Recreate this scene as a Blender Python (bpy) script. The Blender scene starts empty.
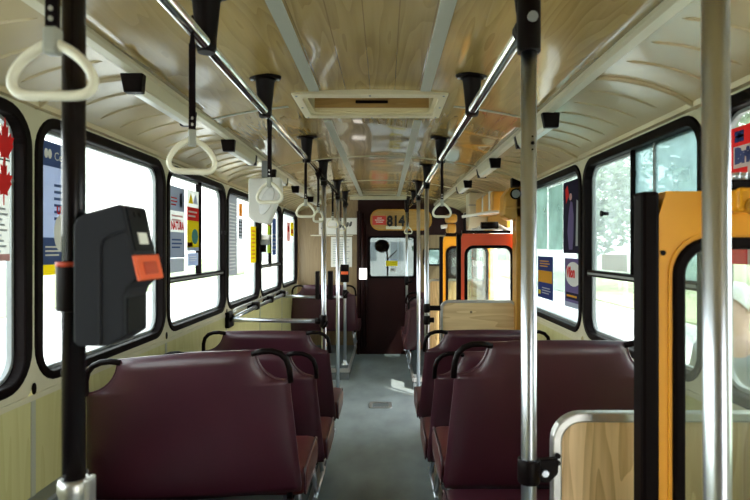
import bpy, math, random
from mathutils import Vector, Matrix
random.seed(4)
PI = math.pi
sc = bpy.context.scene
C = sc.collection

# ------------------------------------------------------------ camera, sky, sun, exposure
EX, EZ, F = 0.065, 1.47, 583.0          # eye position (x, z) and focal length in pixels
cam = bpy.data.cameras.new('camera'); co = bpy.data.objects.new('camera', cam); C.objects.link(co)
co.location = (EX, 0, EZ); co.rotation_euler = (PI/2, 0, 0)
cam.lens = F/750*36; cam.sensor_width = 36; cam.shift_x = -10/750; cam.shift_y = -2/750
cam.clip_start = 0.02; cam.clip_end = 400
cam.dof.use_dof = True; cam.dof.focus_distance = 3.2; cam.dof.aperture_fstop = 5.6
sc.camera = co
w = bpy.data.worlds.new('sky'); sc.world = w; w.use_nodes = True
nt = w.node_tree; nt.nodes.clear()
out = nt.nodes.new('ShaderNodeOutputWorld'); bg = nt.nodes.new('ShaderNodeBackground')
tc = nt.nodes.new('ShaderNodeTexCoord'); sep = nt.nodes.new('ShaderNodeSeparateXYZ'); ramp = nt.nodes.new('ShaderNodeValToRGB')
nt.links.new(tc.outputs['Generated'], sep.inputs[0]); nt.links.new(sep.outputs['Z'], ramp.inputs[0])
ramp.color_ramp.elements[0].position = 0.0; ramp.color_ramp.elements[0].color = (1, .99, .96, 1)
ramp.color_ramp.elements[1].position = 0.9; ramp.color_ramp.elements[1].color = (0.84, 0.92, 1, 1)
nt.links.new(ramp.outputs[0], bg.inputs[0]); bg.inputs[1].default_value = 3.2
nt.links.new(bg.outputs[0], out.inputs[0])
sl = bpy.data.lights.new('sun', 'SUN'); so = bpy.data.objects.new('sun', sl); C.objects.link(so)
sl.energy = 5.0; sl.angle = math.radians(0.6); sl.color = (1, .94, .84)
so.rotation_euler = Vector((-0.60, 0.75, -1.0)).to_track_quat('-Z', 'Y').to_euler()
sc.view_settings.view_transform = 'Standard'; sc.view_settings.look = 'None'
sc.view_settings.gamma = 1; sc.view_settings.use_curve_mapping = False
sc.view_settings.exposure = 1.05
try:
    sc.cycles.max_bounces = 10; sc.cycles.diffuse_bounces = 6; sc.cycles.glossy_bounces = 4
    sc.cycles.transparent_max_bounces = 24; sc.cycles.use_denoising = True
    sc.cycles.sample_clamp_indirect = 6
except Exception: pass

def X(px, y): return EX + (px-385)/F*y
def Z(py, y): return EZ - (py-248)/F*y
def YL(px): return 1.215*F/(385-px)       # depth on the left wall
def YR(px): return 1.085*F/(px-385)       # depth on the right wall

# ------------------------------------------------------------ materials
def mat(name, col, rough=0.5, metal=0.0, noise=None, bump=None, coat=0.0, spec=None, emit=None):
    m = bpy.data.materials.new(name); m.use_nodes = True
    n = m.node_tree; b = n.nodes['Principled BSDF']
    b.inputs['Base Color'].default_value = (*col, 1); b.inputs['Roughness'].default_value = rough
    b.inputs['Metallic'].default_value = metal; b.inputs['Coat Weight'].default_value = coat
    if spec is not None: b.inputs['Specular IOR Level'].default_value = spec
    if emit: b.inputs['Emission Color'].default_value = (*emit[0], 1); b.inputs['Emission Strength'].default_value = emit[1]
    if noise or bump:
        t = n.nodes.new('ShaderNodeTexCoord')
    if noise:                                # (scale xyz, amount)
        mp = n.nodes.new('ShaderNodeMapping'); mp.inputs['Scale'].default_value = noise[0]
        nz = n.nodes.new('ShaderNodeTexNoise'); nz.inputs['Scale'].default_value = 1; nz.inputs['Detail'].default_value = 5
        r = n.nodes.new('ShaderNodeValToRGB')
        a = noise[1]
        r.color_ramp.elements[0].position = .3; r.color_ramp.elements[1].position = .7
        r.color_ramp.elements[0].color = (*[c*(1-a) for c in col], 1); r.color_ramp.elements[1].color = (*[min(1, c*(1+a)) for c in col], 1)
        n.links.new(t.outputs['Object'], mp.inputs[0]); n.links.new(mp.outputs[0], nz.inputs[0])
        n.links.new(nz.outputs[0], r.inputs[0]); n.links.new(r.outputs[0], b.inputs['Base Color'])
    if bump:                                 # (scale, strength, distance)
        nb = n.nodes.new('ShaderNodeTexNoise'); nb.inputs['Scale'].default_value = bump[0]; nb.inputs['Detail'].default_value = 3
        bu = n.nodes.new('ShaderNodeBump'); bu.inputs['Strength'].default_value = bump[1]; bu.inputs['Distance'].default_value = bump[2]
        n.links.new(t.outputs['Object'], nb.inputs[0]); n.links.new(nb.outputs[0], bu.inputs['Height']); n.links.new(bu.outputs[0], b.inputs['Normal'])
    return m

def wood(name, c0, c1, axis='Y', scale=1.0, rough=0.25, wav=None, coat=0.0, plank=None):
    """wood grain with long fibres and cathedral figures, grain running along the axis"""
    m = bpy.data.materials.new(name); m.use_nodes = True
    n = m.node_tree; b = n.nodes['Principled BSDF']; L = n.links.new
    t = n.nodes.new('ShaderNodeTexCoord')
    mp = n.nodes.new('ShaderNodeMapping')
    s = {'Y': (9, .9, 9), 'X': (.9, 9, 9), 'Z': (9, 9, .9)}[axis]
    mp.inputs['Scale'].default_value = tuple(v*scale for v in s)
    L(t.outputs['Object'], mp.inputs[0])
    nz = n.nodes.new('ShaderNodeTexNoise'); nz.inputs['Scale'].default_value = 0.9; nz.inputs['Detail'].default_value = 1.5
    L(mp.outputs[0], nz.inputs[0])
    mul = n.nodes.new('ShaderNodeMath'); mul.operation = 'MULTIPLY'; mul.inputs[1].default_value = 9; L(nz.outputs[0], mul.inputs[0])
    fr = n.nodes.new('ShaderNodeMath'); fr.operation = 'FRACT'; L(mul.outputs[0], fr.inputs[0])
    fine = n.nodes.new('ShaderNodeTexNoise'); fine.inputs['Scale'].default_value = 9; fine.inputs['Detail'].default_value = 3
    mp2 = n.nodes.new('ShaderNodeMapping'); mp2.inputs['Scale'].default_value = tuple(v*scale*(1 if v > 1 else .5) for v in s)
    L(t.outputs['Object'], mp2.inputs[0]); L(mp2.outputs[0], fine.inputs[0])
    mx = n.nodes.new('ShaderNodeMath'); mx.operation = 'MULTIPLY_ADD'; mx.inputs[1].default_value = .5; L(fr.outputs[0], mx.inputs[0])
    m2 = n.nodes.new('ShaderNodeMath'); m2.operation = 'MULTIPLY'; m2.inputs[1].default_value = .6; L(fine.outputs[0], m2.inputs[0])
    L(m2.outputs[0], mx.inputs[2])
    r = n.nodes.new('ShaderNodeValToRGB'); r.color_ramp.elements[0].color = (*c1, 1); r.color_ramp.elements[1].color = (*c0, 1)
    r.color_ramp.elements[0].position = .15; r.color_ramp.elements[1].position = .75
    L(mx.outputs[0], r.inputs[0]); L(r.outputs[0], b.inputs['Base Color'])
    if plank:
        sp = n.nodes.new('ShaderNodeSeparateXYZ'); L(t.outputs['Object'], sp.inputs[0])
        dv = n.nodes.new('ShaderNodeMath'); dv.operation = 'DIVIDE'; dv.inputs[1].default_value = plank; L(sp.outputs['X'], dv.inputs[0])
        f2 = n.nodes.new('ShaderNodeMath'); f2.operation = 'FRACT'; L(dv.outputs[0], f2.inputs[0])
        lt = n.nodes.new('ShaderNodeMath'); lt.operation = 'LESS_THAN'; lt.inputs[1].default_value = .03; L(f2.outputs[0], lt.inputs[0])
        ab = n.nodes.new('ShaderNodeMath'); ab.operation = 'ABSOLUTE'; L(sp.outputs['X'], ab.inputs[0])
        inn = n.nodes.new('ShaderNodeMath'); inn.operation = 'LESS_THAN'; inn.inputs[1].default_value = .25; L(ab.outputs[0], inn.inputs[0])
        mm = n.nodes.new('ShaderNodeMath'); mm.operation = 'MULTIPLY'; L(lt.outputs[0], mm.inputs[0]); L(inn.outputs[0], mm.inputs[1]); lt = mm
        b.inputs['Specular IOR Level'].default_value = .6
        mc = n.nodes.new('ShaderNodeMixRGB'); mc.inputs[2].default_value = (c1[0]*.72, c1[1]*.66, c1[2]*.6, 1)
        L(lt.outputs[0], mc.inputs[0]); L(r.outputs[0], mc.inputs[1]); L(mc.outputs[0], b.inputs['Base Color'])
    b.inputs['Roughness'].default_value = rough; b.inputs['Coat Weight'].default_value = coat; b.inputs['Coat Roughness'].default_value = .06
    if wav:
        nb = n.nodes.new('ShaderNodeTexNoise'); nb.inputs['Scale'].default_value = wav[0]; nb.inputs['Detail'].default_value = 1
        bu = n.nodes.new('ShaderNodeBump'); bu.inputs['Strength'].default_value = wav[1]; bu.inputs['Distance'].default_value = .05
        L(t.outputs['Object'], nb.inputs[0]); L(nb.outputs[0], bu.inputs['Height']); L(bu.outputs[0], b.inputs['Normal'])
        if coat: L(bu.outputs[0], b.inputs['Coat Normal'])
    return m

def glass(name, tint=(.93, .97, .96), gloss=.07, milk=0.0, milkcol=(.8, .9, .95)):
    m = bpy.data.materials.new(name); m.use_nodes = True
    n = m.node_tree; n.nodes.clear(); L = n.links.new
    o = n.nodes.new('ShaderNodeOutputMaterial'); tr = n.nodes.new('ShaderNodeBsdfTransparent'); tr.inputs[0].default_value = (*tint, 1)
    gl = n.nodes.new('ShaderNodeBsdfGlossy'); gl.inputs['Roughness'].default_value = .02
    fz = n.nodes.new('ShaderNodeLayerWeight'); fz.inputs[0].default_value = .2
    mu = n.nodes.new('ShaderNodeMath'); mu.operation = 'MULTIPLY_ADD'; mu.inputs[1].default_value = .25; mu.inputs[2].default_value = gloss*.6
    L(fz.outputs['Fresnel'], mu.inputs[0])
    mx = n.nodes.new('ShaderNodeMixShader'); L(mu.outputs[0], mx.inputs[0]); L(tr.outputs[0], mx.inputs[1]); L(gl.outputs[0], mx.inputs[2])
    last = mx
    if milk:
        t = n.nodes.new('ShaderNodeTexCoord'); nz = n.nodes.new('ShaderNodeTexNoise'); nz.inputs['Scale'].default_value = 5; nz.inputs['Detail'].default_value = 6
        L(t.outputs['Object'], nz.inputs[0])
        r = n.nodes.new('ShaderNodeMapRange'); r.inputs[1].default_value = .3; r.inputs[2].default_value = .75; r.inputs[3].default_value = milk*.7; r.inputs[4].default_value = min(1, milk*1.5)
        L(nz.outputs[0], r.inputs[0])
        tl = n.nodes.new('ShaderNodeBsdfTranslucent'); tl.inputs[0].default_value = (*milkcol, 1)
        m2 = n.nodes.new('ShaderNodeMixShader'); L(r.outputs[0], m2.inputs[0]); L(mx.outputs[0], m2.inputs[1]); L(tl.outputs[0], m2.inputs[2]); last = m2
    L(last.outputs[0], o.inputs[0]); return m

def paper(name, col, trans=.35):
    """printed paper on a window: some daylight comes through"""
    m = bpy.data.materials.new(name); m.use_nodes = True
    n = m.node_tree; n.nodes.clear(); L = n.links.new
    o = n.nodes.new('ShaderNodeOutputMaterial'); d = n.nodes.new('ShaderNodeBsdfDiffuse'); t = n.nodes.new('ShaderNodeBsdfTranslucent')
    d.inputs[0].default_value = (*col, 1); t.inputs[0].default_value = (*col, 1)
    mx = n.nodes.new('ShaderNodeMixShader'); mx.inputs[0].default_value = trans
    L(d.outputs[0], mx.inputs[1]); L(t.outputs[0], mx.inputs[2]); L(mx.outputs[0], o.inputs[0]); return m

M = {}
M['ceil'] = wood('ceiling_laminate', (.40, .275, .095), (.29, .19, .055), 'Y', 1.25, .24, (1.6, .5), .6, plank=.105)
M['hatchwood'] = wood('hatch_wood', (.42, .26, .09), (.33, .19, .06), 'X', 1.5, .3)
M['cove'] = mat('cove_paint', (.52, .42, .24), .24, noise=((2, 2, 2), .06), bump=(3, .3, .02), coat=.2)
M['strip'] = mat('pale_strip', (.40, .41, .33), .4)
M['cream'] = mat('cream_paint', (.58, .54, .38), .4, noise=((6, 6, 6), .05))
M['panel'] = wood('wall_laminate', (.56, .53, .25), (.49, .45, .19), 'Z', .8, .4)
M['gasket'] = mat('window_rubber', (.005, .0025, .0025), .5, spec=.05)
M['black'] = mat('black_plastic', (.005, .0025, .0025), .42, spec=.10)
M['blackpole'] = mat('black_pole_paint', (.005, .003, .004), .25, noise=((20, 20, 2), .4), spec=.22)
M['grey'] = mat('grey_metal', (.25, .27, .27), .45)
M['alu'] = mat('aluminium', (.62, .62, .60), .35, .9, noise=((30, 30, 30), .08))
M['steel'] = mat('brushed_steel', (.66, .70, .78), .28, 1.0, noise=((60, 60, 4), .08))
M['chrome'] = mat('chrome', (.75, .75, .73), .12, 1.0)
M['vinyl'] = mat('burgundy_vinyl', (.055, .011, .022), .36, noise=((4, 4, 4), .14), bump=(60, .06, .004), spec=.7, coat=.15)
M['vinyl2'] = mat('worn_red_vinyl', (.085, .014, .015), .40, spec=.4, noise=((5, 5, 5), .18), bump=(60, .06, .004))
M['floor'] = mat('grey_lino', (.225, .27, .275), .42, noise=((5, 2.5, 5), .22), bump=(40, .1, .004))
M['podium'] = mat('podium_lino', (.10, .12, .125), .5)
M['yellow'] = mat('yellow_paint', (.88, .38, .022), .32, spec=.3, noise=((3, 3, 3), .05))
M['ochre'] = mat('ochre_machinery_paint', (.52, .26, .035), .35)
M['red'] = mat('red_paint', (.92, .105, .03), .32, noise=((3, 3, 3), .05))
M['pine'] = wood('pine_panel', (.86, .60, .30), (.56, .34, .13), 'Z', 1.5, .38)
M['pineH'] = wood('pine_panel_flat', (.84, .62, .34), (.62, .40, .19), 'X', .9, .38)
M['ply'] = wood('brown_partition', (.29, .205, .11), (.225, .155, .08), 'Z', 1.0, .4)
M['darkred'] = mat('dark_maroon_panel', (.022, .006, .006), .4, spec=.2, noise=((4, 4, 1), .2))
M['ring'] = mat('cream_plastic', (.80, .77, .62), .35)
M['gp'] = mat('grey_collar', (.34, .35, .30), .4)
M['strap'] = mat('black_strap', (.006, .003, .004), .5, spec=.06)
M['valid'] = mat('validator_shell', (.024, .025, .031), .55, spec=.1, bump=(180, .15, .002))
M['validdark'] = mat('validator_slot', (.010, .010, .012), .5, spec=.08)
M['orange'] = mat('orange_plastic', (.85, .12, .03), .35)
M['orange2'] = mat('dark_orange_plastic', (.55, .06, .02), .4)
M['white'] = mat('white_plastic', (.88, .87, .82), .35)
M['frost'] = mat('frosted_lamp_cover', (.80, .80, .72), .25)
M['glass'] = glass('window_glass')
M['cabglass'] = glass('tinted_cab_glass', (.36, .40, .41), .05)
M['hazy'] = glass('dusty_glass', (.50, .60, .60), .08, .30, (.38, .50, .52))
M['hazy2'] = glass('light_dusty_glass', (.66, .72, .72), .06, .13, (.75, .85, .85))
M['doorglass'] = glass('door_glass', (.86, .90, .87), .16, .05, (.7, .76, .74))
M['asphalt'] = mat('pale_asphalt', (.50, .50, .49), .9, noise=((.6, .6, .6), .12))
M['kerb'] = mat('pavement', (.60, .58, .54), .9, noise=((2, 2, 2), .1))
M['grass'] = mat('grass', (.30, .34, .20), .95, noise=((1.5, 1.5, 1.5), .3))
M['leaf'] = mat('leaves', (.19, .25, .15), .7, noise=((2, 2, 2), .4))
M['bark'] = mat('bark', (.16, .12, .09), .9)
M['house'] = mat('house_render', (.62, .60, .56), .9)
M['roof'] = mat('roof_tiles', (.30, .15, .10), .9)

# ------------------------------------------------------------ mesh helpers
class MB:
    def __init__(s): s.v = []; s.f = []; s.sm = []
    def add(s, vs, fs, smooth=False):
        o = len(s.v); s.v += [tuple(p) for p in vs]; s.f += [tuple(i+o for i in f) for f in fs]; s.sm += [smooth]*len(fs); return s
    def box(s, x0, x1, y0, y1, z0, z1):
        x0, x1 = sorted((x0, x1)); y0, y1 = sorted((y0, y1)); z0, z1 = sorted((z0, z1))
        vs = [(x, y, z) for z in (z0, z1) for y in (y0, y1) for x in (x0, x1)]
        return s.add(vs, [(0, 2, 3, 1), (4, 5, 7, 6), (0, 1, 5, 4), (2, 6, 7, 3), (0, 4, 6, 2), (1, 3, 7, 5)])
    def prism(s, poly, a, b, axis='y', smooth=False):
        """poly in the other two axes (in xyz order), extruded from a to b along axis"""
        def P(p, t):
            return {'x': (t, p[0], p[1]), 'y': (p[0], t, p[1]), 'z': (p[0], p[1], t)}[axis]
        n = len(poly); vs = [P(p, a) for p in poly]+[P(p, b) for p in poly]
        fs = [tuple(range(n)), tuple(range(2*n-1, n-1, -1))]
        s.add(vs, fs); o = len(s.v)-2*n
        s.f += [(o+i, o+n+i, o+n+(i+1) % n, o+(i+1) % n) for i in range(n)]; s.sm += [smooth]*n
        return s
    def tube(s, pts, r, n=14, closed=False, cap=True, flat=1.0):
        pts = [Vector(p) for p in pts]; m = len(pts); rs = r if isinstance(r, (list, tuple)) else [r]*m
        up = None; vs = []
        for i, p in enumerate(pts):
            if closed: d = pts[(i+1) % m]-pts[i-1]
            else: d = pts[min(i+1, m-1)]-pts[max(i-1, 0)]
            d.normalize()
            if up is None:
                up = Vector((0, 0, 1)) if abs(d.z) < .9 else Vector((0, 1, 0))
            u = (up-d*up.dot(d)).normalized(); up = u; q = d.cross(u)
            for k in range(n):
                a = 2*PI*k/n; vs.append(p+u*math.cos(a)*rs[i]*flat+q*math.sin(a)*rs[i])
        fs = []
        for i in range(m if closed else m-1):
            j = (i+1) % m
            for k in range(n): fs.append((i*n+k, i*n+(k+1) % n, j*n+(k+1) % n, j*n+k))
        s.add(vs, fs, True)
        if not closed and cap:
            o = len(s.v)-m*n
            s.f += [tuple(o+k for k in range(n-1, -1, -1)), tuple(o+(m-1)*n+k for k in range(n))]; s.sm += [False, False]
        return s
    def lathe(s, prof, c=(0, 0, 0), n=20, sx=1, sy=1, smooth=True):
        vs = []
        for r, z in prof:
            for k in range(n):
                a = 2*PI*k/n; vs.append((c[0]+r*math.cos(a)*sx, c[1]+r*math.sin(a)*sy, c[2]+z))
        m = len(prof); fs = [(i*n+k, i*n+(k+1) % n, (i+1)*n+(k+1) % n, (i+1)*n+k) for i in range(m-1) for k in range(n)]
        s.add(vs, fs, smooth); o = len(s.v)-m*n
        s.f += [tuple(o+k for k in range(n-1, -1, -1)), tuple(o+(m-1)*n+k for k in range(n))]; s.sm += [False, False]
        return s
    def ring(s, outer, inner, a, b, axis):
        """solid ring between two loops of equal length"""
        def P(p, t):
            return {'x': (t, p[0], p[1]), 'y': (p[0], t, p[1]), 'z': (p[0], p[1], t)}[axis]
        n = len(outer)
        vs = [P(p, a) for p in outer]+[P(p, a) for p in inner]+[P(p, b) for p in outer]+[P(p, b) for p in inner]
        fs = []
        for i in range(n):
            j = (i+1) % n
            fs += [(i, j, n+j, n+i), (2*n+i, 3*n+i, 3*n+j, 2*n+j), (i, 2*n+i, 2*n+j, j), (n+i, n+j, 3*n+j, 3*n+i)]
        return s.add(vs, fs)
    def move(s, M4):
        s.v = [tuple(M4 @ Vector(p)) for p in s.v]; return s
    def build(s, name, m, parent=None, world=False, bevel=0, seg=2, sub=0):
        me = bpy.data.meshes.new(name)
        off = parent_loc(parent) if (world and parent) else Vector((0, 0, 0))
        me.from_pydata([(p[0]-off.x, p[1]-off.y, p[2]-off.z) for p in s.v], [], s.f)
        me.polygons.foreach_set('use_smooth', s.sm); me.update()
        import bmesh
        bm = bmesh.new(); bm.from_mesh(me); bmesh.ops.recalc_face_normals(bm, faces=bm.faces); bm.to_mesh(me); bm.free()
        for k in (m if isinstance(m, (list, tuple)) else [m]): me.materials.append(k)
        o = bpy.data.objects.new(name, me); C.objects.link(o)
        if parent: o.parent = parent
        if bevel:
            b = o.modifiers.new('bevel', 'BEVEL'); b.width = bevel; b.segments = seg; b.limit_method = 'ANGLE'; b.angle_limit = math.radians(40)
        if sub:
            b = o.modifiers.new('sub', 'SUBSURF'); b.levels = sub; b.render_levels = sub
        return o
def parent_loc(p):
    v = Vector(p.location)
    while p.parent: p = p.parent; v += Vector(p.location)
    return v
def thing(name, label, cat, loc=(0, 0, 0), rotz=0, group=None):
    o = bpy.data.objects.new(name, None); C.objects.link(o); o.location = loc; o.rotation_euler = (0, 0, rotz)
    o.empty_display_size = .05
    return tag(o, label, cat, group)
def tag(o, label, cat, group=None):
    o['label'] = label; o['category'] = cat
    if group: o['group'] = group
    return o
def struct(o): o['kind'] = 'structure'; return o
def dup(root, loc, rotz=0, label=None, group=None):
    r = root.copy(); C.objects.link(r); r.location = loc; r.rotation_euler = (0, 0, rotz)
    if label: r['label'] = label
    if group: r['group'] = group
    for ch in list(root.children):
        c = ch.copy(); C.objects.link(c); c.parent = r
        for g in list(ch.children):
            d = g.copy(); C.objects.link(d); d.parent = c
    return r
def rrect(a0, a1, b0, b1, r, n=7):
    """rounded rectangle loop, 4*(n+1) points"""
    pts = []
    for cx, cy, s in ((a1-r, b1-r, 0), (a0+r, b1-r, 1), (a0+r, b0+r, 2), (a1-r, b0+r, 3)):
        for k in range(n+1):
            a = PI/2*(s+k/n); pts.append((cx+r*math.cos(a), cy+r*math.sin(a)))
    return pts
def rect_loop(a0, a1, b0, b1, n=7):
    """sharp rectangle sampled to match rrect point for point"""
    pts = []
    for s, (cx, cy) in enumerate(((a1, b1), (a0, b1), (a0, b0), (a1, b0))):
        for k in range(n+1): pts.append((cx, cy))
    # spread the points out along the edges a little to avoid zero-area faces
    e = 1e-4; o = []
    for s in range(4):
        for k in range(n+1):
            cx, cy = pts[s*(n+1)+k]; t = k/n
            mx, my = (a0+a1)/2, (b0+b1)/2
            q = .22
            dx = (abs(a1-a0))*q; dy = (abs(b1-b0))*q
            sx = 1 if cx > mx else -1; sy = 1 if cy > my else -1
            if s in (0, 2):
                if t < .5: o.append((cx, cy-sy*dy*(1-2*t)))
                else: o.append((cx-sx*dx*(2*t-1), cy))
            else:
                if t < .5: o.append((cx-sx*dx*(1-2*t), cy))
                else: o.append((cx, cy-sy*dy*(2*t-1)))
    return o
def text_obj(name, s, size, m, parent, loc, rot, world=True, sx=1.0, ext=.0006, bold=0.0):
    cu = bpy.data.curves.new(name, 'FONT'); cu.body = s; cu.size = size; cu.extrude = ext; cu.offset = bold; cu.resolution_u = 2
    cu.align_x = 'LEFT'; cu.space_line = .9
    tmp = bpy.data.objects.new(name+'_tmp', cu); C.objects.link(tmp)
    dg = bpy.context.evaluated_depsgraph_get()
    me = bpy.data.meshes.new_from_object(tmp.evaluated_get(dg)); bpy.data.objects.remove(tmp); bpy.data.curves.remove(cu)
    me.materials.clear(); me.materials.append(m)
    me.transform(Matrix.Diagonal((sx, 1, 1, 1)))
    o = bpy.data.objects.new(name, me); C.objects.link(o); o.rotation_euler = rot
    off = parent_loc(parent) if parent else Vector((0, 0, 0))
    o.location = Vector(loc)-(off if world else Vector((0, 0, 0))); o.parent = parent
    return o

# ------------------------------------------------------------ setting: street outside
GZ = -0.75
b = MB(); b.box(-150, 150, -60, 200, GZ-.3, GZ); g = struct(b.build('ground', M['asphalt']))
b = MB(); b.box(1.45, 6, -10, 60, GZ, GZ+.14); struct(b.build('trim_pavement', M['kerb']))
b = MB(); b.box(9, 60, -30, 120, GZ, GZ+.06); o = struct(b.build('ground_lawn', M['grass']))
b = MB(); b.box(-40, -12, -30, 120, GZ, GZ+.06); o = struct(b.build('ground_verge', M['grass']))

def tree(x, y, h, r, label, n=900):
    t = thing('street_tree', label, 'tree', (x, y, GZ), 0, 'trees beside the street')
    MB().tube([(0, 0, 0), (.05, 0, h*.3), (0, .08, h*.6), (0, 0, h*.85)], [.16, .13, .09, .03], 8).build('trunk', M['bark'], t)
    b = MB()
    for _ in range(n):
        while 1:
            p = Vector((random.uniform(-1, 1), random.uniform(-1, 1), random.uniform(-1, 1)))
            if p.length < 1 and p.length > .35: break
        q = Vector((p.x*r*(1+.2*math.sin(7*p.z)), p.y*r, h*.62+p.z*h*.4))
        s = random.uniform(.16, .3); u = Vector((random.uniform(-1, 1), random.uniform(-1, 1), random.uniform(-.6, .6))).normalized()
        v = u.orthogonal().normalized()
        b.add([q-u*s, q+v*s*.6, q+u*s, q-v*s*.6], [(0, 1, 2, 3)])
    b.build('crown', M['leaf'], t)
    return t
tree(10.5, 29.5, 7.6, 2.2, 'lowest leafy tree outside, far back at the left of the sliding window', 1500)
tree(17.6, 27.0, 13, 4.2, 'tall leafy tree outside behind the dusty sliding pane', 2600)
tree(9.0, 13.0, 9.5, 3.2, 'wide leafy tree outside right of the tall one', 2200)
tree(17.0, 47.0, 14, 5.0, 'leafy tree outside, farthest along the street on the right', 2600)
tree(22.0, 37.0, 13, 4.6, 'leafy tree standing behind the others outside', 2400)
tree(4.7, -2.2, 10.5, 2.6, 'unseen tree added close to the bus, its high crown shading the right windows', 2600)  # added out of view to keep the sun off the right seats
bl = thing('house', 'pale rendered house outside beyond the lawn on the right', 'house', (13.5, 66, GZ))
MB().box(-4, 4, -4, 4, 0, 5.2).build('wall', M['house'], bl)
MB().prism([(-4.4, 5.2), (4.4, 5.2), (0, 8)], -4.4, 4.4, 'y').build('roof', M['roof'], bl)
b2_ = thing('apartment_block', 'pale apartment block ahead on the street, seen through the cab window', 'building', (1.0, 46, GZ))
MB().box(-12, 12, 0, 8, 0, 11).build('wall', M['house'], b2_)
MB().box(-12.3, 12.3, -.3, 8.3, 11, 11.4).build('roof', M['roof'], b2_)
for i in range(-5, 6):
    for j_ in range(3): MB().box(i*2.1-.5, i*2.1+.5, -.03, .02, 1.2+3.2*j_, 2.7+3.2*j_).build('window', M['grey'], b2_)
tree(-3.0, 34, 6.5, 2.0, 'small leafy tree ahead on the street, left of centre in the cab window', 1000)
tree(3.6, 38, 7.0, 2.4, 'leafy tree ahead on the street, right of centre in the cab window', 1200)
for i in (-2.2, 0, 2.2):
    MB().box(-4.03, -3.98, i-.5, i+.5, 1.6, 3.0).build('window', M['gasket'], bl)
    MB().box(i-.5, i+.5, -4.03, -3.98, 1.6, 3.0).build('window', M['gasket'], bl)

# ------------------------------------------------------------ setting: bus shell
Y0, Y1 = -2.7, 8.1
WX = 1.15                               # half width inside
ZB, ZT = 0.0, 1.97
b = MB(); b.box(-1.25, 1.25, Y0, Y1+.4, -.08, 0); struct(b.build('floor', M['floor']))
# platforms beside the aisle, with aluminium nosing
PH = .12
for nm, x0, x1, y0, y1 in (('trim_1', -1.15, -.335, Y0, 4.0), ('trim_2', .37, 1.15, 1.45, 4.55), ('trim_3', -1.15, -.34, 6.5, Y1), ('trim_4', .36, 1.15, 6.05, Y1)):
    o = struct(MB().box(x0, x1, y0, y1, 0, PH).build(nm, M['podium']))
    ex = x1 if x0 < -1 else x0
    nb = MB().box(ex-.012, ex+.012, y0, y1, PH-.035, PH+.006).build('nosing', M['alu'], o)
    ye = y1 if x0 < -1 and y0 < 0 else y0
    MB().box(x0, x1, ye-.012, ye+.012, PH-.035, PH+.006).build('nosing', M['alu'], o)
# wheel box with grey ledge on the left
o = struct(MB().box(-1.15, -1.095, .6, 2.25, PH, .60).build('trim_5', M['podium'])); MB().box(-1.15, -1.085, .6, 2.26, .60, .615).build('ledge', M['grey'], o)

def side_z(x):                          # inner ceiling profile
    x = abs(x)
    if x <= .77: return 2.15-.085*(x/.77)**2.2
    t = (x-.77)/(1.15-.77)
    return 2.065-.012*t-.093*t**2.5
# ceiling: centre panels
b = MB(); xs = [-.77+1.54*i/28 for i in range(29)]
vs = [(x, Y0, side_z(x)) for x in xs]+[(x, Y1, side_z(x)) for x in xs]
vs += [(x, Y0, side_z(x)+.03) for x in xs]+[(x, Y1, side_z(x)+.03) for x in xs]
n = 29; fs = []
for i in range(28):
    fs += [(i, i+1, n+i+1, n+i), (2*n+i, 3*n+i, 3*n+i+1, 2*n+i+1)]
# hatch opening handled by splitting in y
def ceil_piece(name, y0, y1, xa, xb, parent=None):
    k = 24; bb = MB(); xx = [xa+(xb-xa)*i/k for i in range(k+1)]
    v = [(x, y, side_z(x)+dz) for dz in (0, .03) for y in (y0, y1) for x in xx]; m = k+1; f = []
    for i in range(k): f += [(i, i+1, m+i+1, m+i), (2*m+i, 3*m+i, 3*m+i+1, 2*m+i+1)]
    f += [(0, m, 3*m, 2*m), (k, 2*m+k, 3*m+k, m+k)]
    bb.add(v, f, True); return bb
HY0, HY1, HX = 2.54, 2.92, .315
b = ceil_piece('c', Y0, HY0, -.77, .77); b2 = ceil_piece('c', HY1, Y1, -.77, .77)
b3 = ceil_piece('c', HY0, HY1, -.77, -HX); b4 = ceil_piece('c', HY0, HY1, HX, .77)
for q in (b2, b3, b4): b.add(q.v, q.f, True)
ceiling = struct(b.build('ceiling', M['ceil']))
# outer roof skin
b = MB(); xs = [-1.25+2.5*i/20 for i in range(21)]
prof = [(x, 2.26-.18*(abs(x)/1.25)**3) for x in xs]
b.prism(prof+[(1.25, 2.30-.10), (0, 2.42), (-1.25, 2.2)][::1], Y0, Y1+.3, 'y'); struct(b.build('ceiling_roof_skin', M['cream']))
# ceiling strips
tb = MB()
for sx in (-1, 1):
    x = sx*.238
    for y0, y1 in ((Y0, 2.49), (3.07, 7.55)): tb.box(x-.022, x+.022, y0, y1, side_z(x)-.006, side_z(x)+.004)
struct(tb.build('trim_6', M['strip'], bevel=.002))
tb = MB()
for y in (-.4, 1.15, 2.72, 4.32, 5.85, 7.35):
    pts = [(x, side_z(x)) for x in [-.77+1.54*i/24 for i in range(25)]]
    for i in range(24):
        xm = (pts[i][0]+pts[i+1][0])/2
        if abs(xm) < .38 and 2.5 < y < 3.05: continue
        (xa, za), (xb, zb) = pts[i], pts[i+1]
        tb.add([(xa, y-.009, za-.004), (xb, y-.009, zb-.004), (xb, y+.009, zb-.004), (xa, y+.009, za-.004),
                (xa, y-.009, za+.002), (xb, y-.009, zb+.002), (xb, y+.009, zb+.002), (xa, y+.009, za+.002)],
               [(0, 3, 2, 1), (0, 1, 5, 4), (2, 3, 7, 6)])
struct(tb.build('trim_7', M['strip']))
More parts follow.
